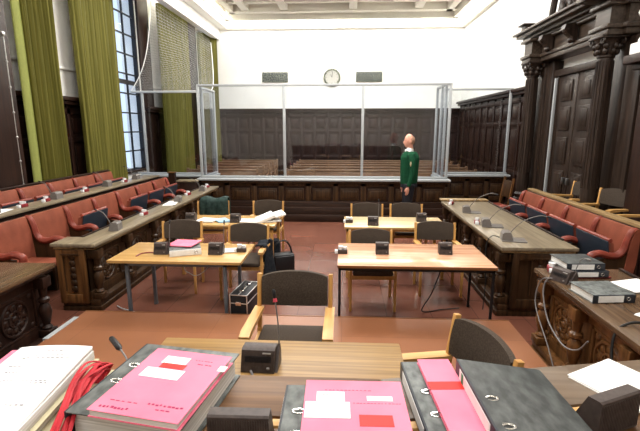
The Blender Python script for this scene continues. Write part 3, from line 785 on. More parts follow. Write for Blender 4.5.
table('pale wooden table at rear right in front of two armchairs', 0.02, 1.42, 5.69, 6.4, TZ, 'tbl_pale', 'light_z', .03, 'tbl_yel', sq=.04)
table('rear left table crowded with papers near the barrier', -2.3, -.93, 5.7, 6.4, TZ, 'tbl_yel', 'light_z', .03, 'tbl_yel', sq=.04)
# clerk's desk on the platform
t = thing('clerk_desk', 'low worn oak desk on the platform carrying the gooseneck microphone unit', 'desk', (-.315, 1.75, .21))
MB().box(-.63, .618, -.36, .36, .70, .73, .006).obj('desk_top', 'clerk_x', t)
MB().box(-.63, .63, -.395, -.36, .70, .735, .006).obj('edge_lipping', 'light_y', t)
MB().box(-.6, .6, -.2, -.17, .25, .70).obj('modesty_panel', 'mid_z', t)
for sx in (-1, 1):
    MB().box(sx * .57 - .03, sx * .57 + .03, .26, .32, 0, .7, .005).obj('leg', 'mid_z', t)
    MB().box(sx * .57 - .03, sx * .57 + .03, -.32, -.26, 0, .7, .005).obj('leg', 'mid_z', t)

# judges' bench: writing top nearest to the camera, dark groove, light bead and front ledge; right half turned
t = thing('judges_bench', "judges' bench with brown wooden top in the foreground under the ring binders", 'bench', (0, 1.0, .21))
def yoff(y): return y - 1.0
b = MB(); b.box(-2.2, .12, yoff(1.01), yoff(1.2), 1.06, 1.09, .004); b.obj('front_ledge', 'bench_top', t)
b = MB(); b.box(-2.2, .12, yoff(.975), yoff(1.003), 1.055, 1.088, .003); b.obj('bead_strip', 'light_y', t)
b = MB(); b.box(-2.2, .12, yoff(.45), yoff(.966), 1.06, 1.088, .004); b.obj('writing_top', 'bench_top', t)
RT = Matrix.Translation((.12, yoff(1.2), 0)) @ Matrix.Rotation(R(10.4), 4, 'Z')
b = MB(); b.box(0, 1.9, -.19, 0, 1.06, 1.09, .004, RT); b.obj('front_ledge', 'bench_sheen', t)
b = MB(); b.box(.02, 1.9, -.225, -.197, 1.055, 1.088, .003, RT); b.obj('bead_strip', 'light_y', t)
b = MB(); b.box(.05, 1.9, -.75, -.234, 1.058, 1.086, .004, RT); b.obj('writing_top', 'bench_top', t)
MB().box(-2.15, .14, yoff(1.12), yoff(1.16), 0, 1.06).obj('front_board', 'mid_z', t)
MB().box(0, 1.8, -.08, -.04, 0, 1.06, 0, RT).obj('front_board', 'mid_z', t)
MB().box(-2.15, .12, yoff(.46), yoff(1.12), 1.02, 1.05).box(.02, 1.8, -.74, -.08, 1.02, 1.05, 0, RT).obj('inner_shelf', 'dark_x', t)

# ------------------------------------------------------------------ conference microphone units (front slope faces local -Y)
def make_unit(body='mic', stem=None, head='black', ring=False, hd=.0):
    t = thing('microphone_unit', None, 'microphone unit')
    m = MB(); m.prism([(-.06, 0), (.06, 0), (.058, .08), (.04, .100), (-.02, .103), (-.03, .097), (-.06, .01)], -.078, .078, 'yz'); bd = m.obj('housing', body, t)
    g_ = MB(); T = Matrix.Translation((0, -.045, .059)) @ Matrix.Rotation(R(73), 4, 'X')
    for k in range(5): g_.box(-.062, .062, -.012 + k * .006, -.010 + k * .006, -.001, .0025, 0, T)
    g_.obj('speaker_slots', 'black', t)
    l_ = MB().box(.022, .06, .026, .032, -.001, .002, 0, T); l_.obj('name_plate', 'mic_lab', t)
    k_ = MB().lathe([(.008, 0), (.008, .006), (.006, .008)], (.05, -.058, .02), 10); k_.obj('button', 'mic_lit', t)
    if stem:
        MB().prism([(-.05, 0), (.06, 0), (.06, .06), (.04, .10)], .079, .092, 'yz').obj('gooseneck_base', body, t)
        pts = smoothpath(stem, 6)
        MB().tube(pts, .0035 if body == 'mic' else .005, 7).obj('gooseneck', 'cable' if body == 'mic' else 'mic_lit', t)
        a = Vector(pts[-1]); d = (a - Vector(pts[-3])).normalized()
        MB().tube([a - d * .002, a + d * .006, a + d * .035, a + d * .042], [.005, .009, .009, .004], 10).obj('microphone_head', head, t)
        if ring: MB().tube([a - d * .018, a - d * .002], [.011, .008], 10).obj('light_ring', 'red_ring', t)
    return t
# clerk's unit
o = make_unit('mic', [(.086, .04, .08), (.084, .045, .14), (.078, .055, .22), (.062, .075, .315)], 'black', True)
o.location = (-.385, 1.85, .94); o.rotation_euler = (0, 0, R(-2)); o['label'] = 'microphone unit with tall gooseneck and red ring on the oak clerk desk'
MB().tube(smoothpath([(-.03, -.06, .01), (-.01, -.10, .006), (.02, -.18, .006), (.015, -.26, .006), (.04, -.335, .006)], 6), .006, 8).obj('cable', 'cable', o)
# bench unit seen from behind
def bench_unit():
    t = thing('microphone_unit', None, 'microphone unit')
    MB().prism([(-.06, 0), (.02, 0), (-.024, .098), (-.055, .10), (-.06, .096)], -.072, .072, 'yz').obj('housing', 'mic', t)
    r = MB()
    for k in range(24): r.box(-.068 + k * .0058, -.0655 + k * .0058, -.0625, -.059, .008, .090)
    r.obj('back_ribs', 'mic', t)
    return t
BU = Proto(bench_unit)
BU.put((-.238, .928, 1.3), R(1), 'dark conference unit seen from behind between the binders at the bottom edge')
BU.put((.668, 1.046, 1.3), R(24.5), 'large dark conference unit at the bottom right corner beside the white paper')
t = thing('gooseneck_microphone', 'black gooseneck microphone rising between the white file and the pink folder', 'microphone', (-.640, 1.155, 1.3))
MB().lathe([(.02, 0), (.02, .006), (.008, .012), (.006, .02)], (0, 0, 0), 14).obj('mounting_flange', 'black', t)
MB().tube(smoothpath([(0, 0, .015), (.0, 0, .04), (-.02, .025, .055), (-.062, .070, .060)], 6), .003, 7).obj('gooseneck', 'cable', t)
MB().tube([(-.060, .068, .060), (-.072, .080, .060), (-.125, .135, .061), (-.134, .144, .060)], [.004, .010, .009, .004], 10).obj('microphone_head', 'black', t)
MU = Proto(lambda: make_unit('mic', [(.086, .045, .07), (.086, .05, .15), (.09, .06, .22), (.088, .08, .26)]))
MN = Proto(lambda: make_unit('mic'))
tu = 'microphone units on the four tables'
for P_, x, y, z, lab in ((MN, .42, 4.47, TZ, 'microphone unit on the left half of the pinkish front right table'), (MN, 1.09, 4.50, TZ, 'microphone unit on the right half of the pinkish front right table'),
                      (MU, -1.925, 4.34, TZ, 'microphone unit left of the pink folder on the front left table'), (MU, -1.345, 4.36, TZ, 'microphone unit right of the pink folder on the front left table'),
                      (MN, -2.17, 5.95, TZ, 'microphone unit at the left end of the rear left table'), (MN, -1.52, 5.92, TZ, 'microphone unit in the middle of the rear left table'),
                      (MU, .41, 5.84, TZ, 'microphone unit on the left part of the pale rear right table'), (MN, 1.12, 6.12, TZ, 'microphone unit at the right end of the pale rear right table')):
    o = P_.put((x, y, z), R(random.uniform(-4, 4)), lab, tu); o.scale = (.88, .9, 1.18)
# units paled by painted-in glare, with long goosenecks on jury desks (housing faces the seats)
JR = Proto(lambda: make_unit('mic_lit', [(.05, -.03, .02), (.06, -.06, .10), (.03, -.16, .22), (-.03, -.30, .30), (-.06, -.38, .30)]))
for y, lab in ((4.86, 'grey gooseneck unit nearest the camera on the right jury desk'), (5.58, 'second grey gooseneck unit on the right jury desk, by a white box'), (6.5, 'farther grey gooseneck unit on the right jury desk')):
    o = JR.put((1.86, y, .8), R(78), lab, 'units on the jury desks')
    MB().box(-.10, .10, -.2, .06, 0, .012, .004).obj('base_plate', 'mic_lit', o)
JL = Proto(lambda: make_unit('mic_lit', [(.05, -.03, .02), (.05, -.05, .12), (.03, -.12, .22), (.0, -.2, .25)]))
for y, lab in ((5.12, 'grey gooseneck unit nearest the camera on the left jury desk'), (7.2, 'second grey gooseneck unit on the left jury desk, before white paper'), (8.5, 'farthest grey gooseneck unit on the left jury desk')):
    JL.put((-2.84, y, .8), R(-80), lab, 'units on the jury desks')
for y, lab in ((4.9, 'nearest'), (6.1, 'second'), (7.5, 'third'), (8.6, 'farthest')):
    JL.put((-4.24, y, 1.02), R(-85), '%s grey gooseneck unit on the ledge between the left seat rows' % lab, 'units on the rear ledge')
# unit on near right desk
o = make_unit('mic', [(.06, .03, .03), (.07, .05, .11), (.10, .04, .19), (.17, -.02, .245), (.22, -.05, .255)], 'mic_lit')
o.location = (1.83, 3.52, .8); o.rotation_euler = (0, 0, R(-62)); o['label'] = 'dark microphone unit with bent gooseneck in front of the stacked binders on the right desk'
o = make_unit('mic_lit', [(.05, .03, .02), (.05, .06, .2), (.0, .06, .32)])
o.location = (-4.26, 4.35, 1.02); o.rotation_euler = (0, 0, R(-85)); o['label'] = 'gooseneck unit on the rear ledge at the far left picture edge'

# small headset boxes (maroon tray with white cups)
def headset(main='maroon'):
    t = thing('headset_box', None, 'box')
    MB().box(-.05, .05, -.035, .035, 0, .045, .006).obj('case', main, t)
    MB().lathe([(.022, .04), (.024, .075), (.026, .08)], (-.02, 0, 0), 12).lathe([(.02, .04), (.022, .07)], (.025, .005, 0), 12).obj('receiver', 'clear', t)
    MB().box(-.082, -.052, -.025, .025, 0, .04, .005).obj('white_case', 'clear', t)
    return t
HB = Proto(headset)
for x, y, z, rz, lab in ((-2.90, 6.05, .8, 80, 'maroon headset box beside the second seat gap on the left jury desk'), (-2.93, 7.95, .8, 75, 'maroon and white headset box toward the far end of the left jury desk'),
                         (-2.9, 9.0, .8, 75, 'white and maroon headset box at the extreme far end of the left jury desk'),
                         (-4.22, 5.4, 1.02, 80, 'nearest maroon headset box on the ledge between the left seat rows'), (-4.22, 5.85, 1.02, 95, 'second maroon headset box on the ledge between the left seat rows'),
                         (-4.22, 6.8, 1.02, 85, 'third maroon headset box on the ledge between the left seat rows'), (-4.22, 8.1, 1.02, 85, 'farthest maroon headset box on the ledge between the left seat rows'),
                         (1.80, 7.2, .8, 60, 'white headset box at the far end of the right jury desk'), (1.78, 5.72, .8, 75, 'white headset box beside the second unit on the right jury desk'),
                         (1.86, 3.78, .8, 70, 'maroon box with white receiver on the far corner of the near right desk')):
    HB.put((x, y, z), R(rz), lab, 'headset boxes')
HC = Proto(lambda: headset('mic'))
for x, y, lab in ((-.0, 4.45, 'small black and white receiver box at the left end of the pinkish table'), (.09, 5.98, 'small white receiver box at the left end of the pale rear right table'), (-1.09, 4.45, 'brown receiver box at the right end of the front left table')):
    HC.put((x, y, TZ), R(4), lab, 'receiver boxes on tables')

# ------------------------------------------------------------------ ring binders (origin: bottom spine corner far end; x width, y length negative toward camera)
def binder(label, loc, rz, w=.285, l=.32, h=.075, cover='marble', label_col=None, slots=(.09, .17), drop=0., tilt=0):
    t = thing('ring_binder', label, 'binder', loc, rz); t.rotation_euler = (0, tilt, rz)
    def sh(m):
        for v in m.b.verts:
            if v.co.z > h * .5: v.co.z -= drop * max(0, v.co.x) / w
        return m
    sh(MB().box(0, w, -l, 0, h - .004, h, .0015)).obj('top_cover', cover, t)
    MB().box(0, w, -l, 0, 0, .004, .0015).obj('bottom_cover', cover, t)
    s = MB().box(-.004, .003, -l, 0, 0, h, .0015).obj('spine', 'bind_blk', t)
    MB().box(-.0055, -.004, -l + .05, -.04, .009, h - .008).obj('spine_label', 'paper', s)
    if label_col: MB().box(-.0065, -.0055, -.075, -.06, .009, h - .008).obj('coloured_band', label_col, s)
    sh(MB().box(.012, w - .012, -l + .012, -.012, .005, h - .008)).obj('pages', 'pages', t)
    for y in slots:
        q = MB().ring((0, 0, 0), .009, .0018, 'z', 14, 6)
        for v in q.b.verts: v.co.x *= 1.9
        q.tube([(-.012, .0, .002), (0, .003, .004), (.012, .0, .002)], .002, 6)
        q.obj('ring_slot', 'chrome', t, (.04 * (1 if not drop else .75), -y, h + .001 - drop * .04 / w))
    return t
def scribble(parent, x0, x1, y, z, n, mat='ink', h=.004, seed=0, name='handwriting'):
    rnd = random.Random(seed); m = MB(); x = x0; s = (x1 - x0) / n
    for k in range(n):
        w_ = s * rnd.uniform(.4, .8); q = rnd.uniform(-.3, .3) * h
        m.box(x, x + w_, y - h / 2 + q, y + h / 2 + q, z, z + .0006); x += s
    return m.obj(name, mat, parent)
def folder(label, loc, rz, w, l, h, tilt=0):
    t = thing('pink_folder', label, 'folder', loc, rz, None); t.rotation_euler = (0, tilt, rz)
    MB().box(0, w, -l, 0, h - .0015, h).obj('cover', 'pink', t)
    MB().box(0, w + .002, -l, 0, 0, .0015).obj('back_cover', 'pink', t)
    MB().box(.004, w - .006, -l + .004, -.006, .0015, h - .0015).obj('pages', 'pages', t)
    return t
Zb = 1.3
# binder 1 + folder
binder('grey marbled ring binder under the largest pink folder, left foreground', (-.617, 1.238, Zb), R(-8.5), .31, .345, .075, slots=(.125, .205))
f1 = folder('large pink folder with two white labels and a red strip, left foreground', (-.55, 1.166, Zb + .08), R(-9.5), .238, .295, .02)
MB().box(0.054, 0.128, -0.071, -0.034, .02, .0206).obj('white_label', 'paper', f1)
MB().box(0.061, 0.135, -0.094, -0.070, .02, .0208).obj('red_strip', 'redlab', f1)
MB().box(0.031, 0.145, -0.142, -0.098, .02, .0206).obj('white_label', 'paper', f1)
MB().box(0.227, 0.249, -0.078, -0.052, .02, .0206).obj('white_label', 'paper', f1)
scribble(f1, .085, .14, -.04, .0208, 5, 'ink', .002, 1); scribble(f1, .16, .205, -.058, .0202, 4, 'redink', .0025, 2)
scribble(f1, .145, .20, -.04, .0202, 6, 'redink', .001, 8)
scribble(f1, .13, .225, -.245, .0202, 9, 'redink', .005, 3); scribble(f1, .02, .10, -.275, .0202, 8, 'redink', .006, 4); scribble(f1, .16, .20, -.262, .0202, 3, 'redink', .003, 5)
scribble(f1, .03, .11, -.250, .0202, 5, 'redink', .002, 6)
# binder 2 + folder
binder('grey marbled ring binder with pink folder on it, centre foreground', (-.142, 1.038, Zb), R(1), .285, .32, .075, slots=(.11, .19))
f2 = folder('pink folder with stepped white labels and red label, centre foreground', (-.092, 1.036, Zb + .08), R(1), .248, .32, .012)
MB().box(.03, .10, -.098, -.05, .012, .0126).obj('white_label', 'paper', f2)
MB().box(.004, .112, -.152, -.092, .012, .0128).obj('white_label', 'paper', f2)
MB().box(.155, .218, -.084, -.066, .012, .0126).obj('white_label', 'paper', f2)
MB().box(.132, .21, -.178, -.138, .012, .0126).obj('red_label', 'redlab', f2)
scribble(f2, .035, .09, -.065, .0128, 6, 'ink', .003, 11); scribble(f2, .05, .17, -.043, .0122, 12, 'redink', .0012, 12, 'printed_line')
scribble(f2, .12, .24, -.095, .0122, 14, 'redink', .001, 13, 'printed_line')
# binder 3 + folder
binder('ring binder with white spine label and chrome slots, between the pink folders', (.184, 1.215, Zb), R(4), .140, .34, .05, slots=(.155, .25))
f3 = folder('pink folder with translucent red flag partly under the marbled binder', (.228, 1.205, Zb + .053), R(4), .094, .33, .012)
MB().box(.0, .10, -.155, -.118, .012, .0125).obj('red_flag', 'redlab', f3)
# binder 4
b4 = binder('closed dark grey marbled ring binder with green band on its spine label', (.332, 1.150, Zb), R(2), .236, .32, .102, 'marble_dk', 'greenlab', slots=(.178, .28), drop=.032)

# paper file left
t = thing('paper_file', 'thick open file with white printed top sheet at the left foreground', 'file', (-1.0, 1.19, Zb), R(5))
def bow(z, w, l, x0=0):
    return lambda u, v: Vector((x0 + u * w, -v * l, z - .006 * (u - .5) ** 2 * 4 - .012 * v * v))
def sheet(w, l, z, th, x0=0):
    m = MB(); m.grid(bow(z, w, l, x0), 8, 8); return m
m = MB(); m.box(.0, .225, -.40, 0, .0, .03, .002); m.obj('lower_pages', 'pages', t)
m = MB(); m.box(-.02, .236, -.40, -.0, .03, .033); m.obj('beige_divider', 'beige', t)
m = MB(); m.box(-.0, .222, -.40, 0, .033, .062, .002); m.obj('upper_pages', 'pages', t)
m = MB(); m.box(-.03, .214, -.41, .002, .062, .066); m.obj('pink_cover', 'pink', t)
o = sheet(.218, .41, .076, 0).obj('top_sheet', 'paper', t); s = o.modifiers.new('s', 'SOLIDIFY'); s.thickness = .012; s.offset = 0
for k, (a, b_, y, n) in enumerate(((.10, .15, -.035, 4), (.08, .17, -.06, 6), (.05, .19, -.075, 10), (.04, .08, -.12, 3), (.05, .09, -.15, 4), (.05, .10, -.19, 5), (.12, .19, -.19, 6), (.05, .09, -.23, 4), (.12, .2, -.2, 6), (.05, .09, -.24, 4), (.13, .19, -.29, 5))):
    scribble(t, a, b_, y, .0824 - .024 * ((a + b_) / 2 / .218 - .5) ** 2 - .012 * (y / .41) ** 2, n, 'ink', .0035, 20 + k, 'printed_line')
# red ribbons beside the file
t = thing('ribbon_bundle', 'tangle of red tie ribbons beside the white file', 'ribbons', (-.715, 1.03, Zb), R(0))
rnd = random.Random(3)
for k in range(12):
    q = k / 11; z = .010 + rnd.random() * .05; J = lambda a: rnd.uniform(-a, a)
    pts = [(.035 + .05 * q + J(.006), -.20, z * .5 + .004), (.012 + .045 * q + J(.010), -.11, z + .006), (-.022 + .045 * q + J(.012), 0 + J(.02), z + .012), (-.035 + .05 * q + J(.008), .09 + J(.03), z + .008), (-.02 + .03 * q + J(.01), .135 + J(.02), z * .6 + .004), (-.005 + J(.012), .09, .008)]
    MB().tube(smoothpath(pts, 5), .0028, 6, 2.0).obj('ribbon', 'redcard', t)
t = thing('document_folder', 'beige card folder with coloured tabs beneath the red ribbons', 'folder', (-.78, 1.19, Zb), R(4))
MB().box(0, .12, -.38, 0, 0, .006, .001).obj('card', 'beige', t)
MB().box(.03, .06, -.16, -.13, .006, .05, .001).obj('index_tab', 'paper', t)

# white papers on right part of the bench
t = thing('paper_sheets', 'two white sheets lying on the grey-sheen ledge at the right foreground', 'papers', (.695, 1.245, 1.3), R(29.7))
MB().box(-.004, .2, -.2, -.006, 0, .002).obj('lower_sheet', 'paper', t)
MB().obox((.105, -.1, .004), (.21, .2, .0025), (0, 0, R(0))).obj('upper_sheet', 'paper', t)

# ------------------------------------------------------------------ things on the near right desk
def flat_binder(label, loc, rz, h=.06, cover='marble_dk', spine='bind_blk'):
    """spine faces local -Y"""
    t = thing('ring_binder', label, 'binder', loc, rz)
    MB().box(-.16, .16, 0, .285, h - .004, h, .0015).obj('top_cover', cover, t)
    MB().box(-.16, .16, 0, .285, 0, .004, .0015).obj('bottom_cover', cover, t)
    s = MB().box(-.16, .16, -.004, .002, 0, h, .0015).obj('spine', spine, t)
    MB().box(-.12, .07, -.0055, -.004, .008, h - .008).obj('spine_label', 'paper', s)
    MB().ring((.105, -.006, h / 2), .013, .003, 'y', 16, 6).obj('finger_ring', 'chrome', s)
    MB().box(-.15, .15, .012, .27, .005, h - .006).obj('pages', 'pages', t)
    for y in (.04, .11):
        MB().box(-.02 + y, .02 + y, .05, .055, h, h + .003).obj('ring_slot', 'chrome', t)
    return t
flat_binder('grey marbled binder lying alone on the near right desk', (1.97, 3.06, .8), R(6), .065, 'marble')
flat_binder('lower black binder of the stack on the near right desk', (2.08, 3.58, .812), R(4), .055, 'bind_blk')
flat_binder('upper black binder of the stack with white spine label on the near right desk', (2.05, 3.6, .868), R(3), .06, 'marble_dk')
t = thing('maroon_folder', 'flat maroon folder under the stacked binders on the right desk', 'folder', (2.1, 3.62, .8), R(4))
MB().box(-.17, .17, -.03, .26, 0, .012, .002).obj('cover', 'maroon', t)
def papers(label, loc, rz, n=3, w=.21, l=.297, seed=1, mat='paper', th=.004):
    t = thing('paper_sheets', label, 'papers', loc, rz); rnd = random.Random(seed)
    for k in range(n):
        MB().obox((rnd.uniform(-.015, .015), rnd.uniform(-.015, .015), th * (k + .5)), (w, l, th * .9), (0, 0, R(rnd.uniform(-7, 7)))).obj('sheet', mat, t)
    return t
papers('loose white papers on the near right desk right of the stacked binders', (2.37, 3.42, .8), R(-75), 3, .24, .32, 2)
papers('white sheet cut by the right edge in front of the single binder', (2.17, 2.83, .8), R(-60), 2, .21, .297, 3)
papers('white papers on the far end of the left jury desk', (-2.88, 7.0, .8), R(8), 3, .16, .4, 4)
t = papers('pale blue and white papers on the rear ledge at the left edge', (-4.3, 5.05, 1.02), R(5), 3, .2, .3, 5)
papers('paper sheet lying on the seat of the armchair behind the right rail', (3.68, 5.3, .36 + .475), R(20), 1, .15, .2, 6)

# cables on right desks
def cable(label, pts, r=.006, mat='cable'):
    return tag(MB().tube(smoothpath(pts, 8), r, 7).obj('cable', mat), label, 'cable')
cable('grey cable looping down the front of the near right desk', [(1.80, 3.50, .812), (1.73, 3.56, .80), (1.70, 3.55, .68), (1.69, 3.4, .5), (1.69, 3.15, .42), (1.69, 2.95, .48), (1.70, 2.85, .6)])
cable('second grey cable hanging to the floor from the near right desk', [(1.76, 3.55, .812), (1.70, 3.62, .76), (1.67, 3.6, .55), (1.67, 3.3, .3), (1.68, 3.1, .06), (1.66, 3.0, .02)], .005)
cable('black cables curling over the near right desk edge', [(2.1, 2.62, .81), (1.95, 2.66, .83), (1.84, 2.68, .82), (1.75, 2.66, .76), (1.71, 2.6, .62), (1.70, 2.5, .5)], .009, 'cableb')
cable('cable hanging from the nearest unit on the right jury desk', [(1.80, 4.92, .815), (1.72, 4.95, .82), (1.66, 4.93, .7), (1.64, 4.8, .3), (1.6, 4.7, .02)], .006, 'cableb')
cable('white cable tie hanging beneath the front left table', [(-1.63, 4.15, .69), (-1.60, 4.13, .62), (-1.56, 4.12, .60), (-1.5, 4.15, .56), (-1.42, 4.2, .6), (-1.35, 4.25, .69)], .004, 'frame_w')
cable('white cable on the floor under the front left table by the desk plinth', [(-2.62, 4.6, .01), (-2.5, 4.5, .02), (-2.35, 4.45, .012), (-2.2, 4.35, .01)], .006, 'frame_w')
cable('black cable with plug on the front left table', [(-2.0, 4.33, .742), (-2.05, 4.34, .745), (-2.13, 4.3, .742), (-2.14, 4.2, .742)], .006, 'maroon')
cable('black cable trailing under the pinkish front right table', [(1.1, 4.5, .69), (.98, 4.5, .3), (.9, 4.6, .03), (1.15, 4.7, .012), (1.35, 4.75, .012)], .006, 'cableb')

# things on tables
t = thing('pink_folder', 'bright pink folder on top of the binder on the front left table', 'folder', (-1.72, 4.46, TZ + .075), R(-12))
MB().obox((0, 0, .008), (.30, .22, .012), (R(3), R(-2), 0), .002).obj('cover', 'pink', t)
t = flat_binder('grey binder lying under the pink folder on the front left table', (-1.64, 4.27, TZ), R(22), .065, 'marble', 'paper')
papers('white papers and cards left of the binder on the front left table', (-1.78, 4.36, TZ), R(40), 3, .12, .18, 8, th=.012)
papers('white papers behind the right unit on the front left table', (-1.22, 4.48, TZ), R(-75), 3, .15, .22, 9)
papers('blue and white papers in the middle of the rear left table', (-1.72, 5.98, TZ), R(30), 2, .18, .25, 10, 'blue', .01)
papers('wide white papers on the rear left table beside the left unit', (-1.95, 5.97, TZ), R(80), 4, .2, .26, 11, th=.006)
papers('white sheets in the centre of the rear left table', (-1.33, 5.98, TZ), R(88), 3, .21, .3, 12, th=.006)
t = thing('open_file', 'thick open white file resting raised on the right end of the rear left table', 'file', (-1.06, 6.05, TZ), R(20))
MB().obox((-.06, 0, .05), (.26, .3, .045), (0, R(-20), 0), .006).obj('left_pages', 'paper', t)
MB().obox((.14, .02, .085), (.16, .3, .03), (0, R(-14), 0), .006).obj('right_pages', 'paper', t)
MB().obox((0, 0, .012), (.3, .28, .02), (0, 0, 0), .003).obj('lower_pages', 'pages', t)

# ------------------------------------------------------------------ bags and clothes
t = thing('flight_case', 'black flight case with aluminium edges on the floor by the front left table', 'case', (-1.02, 4.27, 0), R(-8))
MB().box(-.09, .09, -.205, .205, .01, .39, .006).obj('body', 'black', t)
e = MB()
for x in (-.09, .09):
    for y in (-.205, .205): e.box(x - .005, x + .005, y - .005, y + .005, 0, .395, .002)
    for z in (.008, .388, .30): e.box(x - .004, x + .004, -.205, .205, z - .005, z + .005, .002)
for y in (-.205, .205):
    for z in (.008, .388, .30): e.box(-.09, .09, y - .004, y + .004, z - .005, z + .005, .002)
e.box(-.006, .006, -.2, .2, .388, .394)
e.obj('metal_edges', 'alu', t)
for y in (-.1, .1): MB().box(-.02, .02, y - .03, y + .03, .39, .405, .004).obj('latch', 'chrome', t)
MB().tube(smoothpath([(0, -.06, .395), (0, -.05, .43), (0, .05, .43), (0, .06, .395)], 5), .008, 8).obj('handle', 'black', t)
MB().box(-.03, .03, -.216, -.206, .28, .32, .003).obj('front_latch', 'chrome', t)

def cloth(name, label, cat, pts_fn, mat, nu=16, nv=18, th=.015):
    m = MB().grid(pts_fn, nu, nv); o = m.obj(name, mat, smooth=80); s = o.modifiers.new('s', 'SOLIDIFY'); s.thickness = th
    return tag(o, label, cat)
# jacket hanging over arm/back of FL2 chair's right side
def jk(u, v):  # u across width, v along length: over the post and down
    s = v * 1.0
    x = -.935 + .02 * sin(9 * u) + .045 * sin(v * 5 + u * 4) * v + (u - .5) * .04; y = lerp(4.98, 5.34, u) + .03 * sin(v * 7)
    if s < .12: return Vector((x - .10 + s * .8, y, .655 + .01 * sin(u * 12)))
    return Vector((x + .015 * sin(u * 14), y, .655 - (s - .12) * .68))
cloth('black_jacket', 'black jacket hanging over the arm of the chair by the front left table', 'jacket', jk, 'cloth_blk')
def jg(u, v):
    x = -2.17 + (u - .5) * .46; s = v * 1.1; w_ = .02 * sin(u * 15) + .012 * sin(u * 31 + 2)
    if s < .35: return Vector((x + .03 * (u - .5), 7.08 + w_ * .6 - .05, .45 + s * 1.25 ))
    if s < .5: return Vector((x, 7.05 + (s - .35) * 1.0, .89 + .02 * sin(u * 9)))
    return Vector((x, 7.22 + w_, .88 - (s - .5) * .8))
cloth('green_jacket', 'dark green jacket thrown over the back of the rear left armchair', 'jacket', jg, 'cloth_grn')
t = thing('shoulder_bag', 'black shoulder bag on the red floor behind the front left table', 'bag', (-.86, 5.95, 0), R(25))
MB().box(-.16, .16, -.09, .09, 0, .28, .035).obj('body', 'black', t)
MB().obox((0, -.1, .16), (.28, .03, .2), (0, 0, 0), .012).obj('front_pocket', 'black', t)
MB().tube(smoothpath([(-.14, 0, .27), (-.1, 0, .42), (.02, .02, .46), (.1, .02, .40), (.14, 0, .27)], 6), .012, 8, 1.8).obj('strap', 'black', t)
t = thing('backpack', 'black backpack leaning behind the chair next to the shoulder bag', 'bag', (-1.08, 6.2, 0), R(10))
MB().box(-.15, .15, -.09, .09, 0, .42, .05).obj('body', 'cloth_blk', t)
MB().box(-.11, .11, -.13, -.08, .04, .22, .03).obj('pocket', 'cloth_blk', t)
MB().tube([(-.03, 0, .41), (-.03, 0, .46), (.03, 0, .46), (.03, 0, .41)], .01, 6).obj('handle', 'cloth_blk', t)

# dark stand at the end of the left seats
t = thing('wooden_stand', 'tall dark narrow stand at the far end of the left seat rows', 'stand', (-3.98, 9.85, 0))
MB().prism([(-.11, 0), (.11, 0), (.07, 1.02), (-.07, 1.02)], -.05, .05).obj('board', 'dark_z', t)
MB().box(-.09, .09, -.07, .07, 1.02, 1.04, .005).obj('cap', 'warm_z', t)

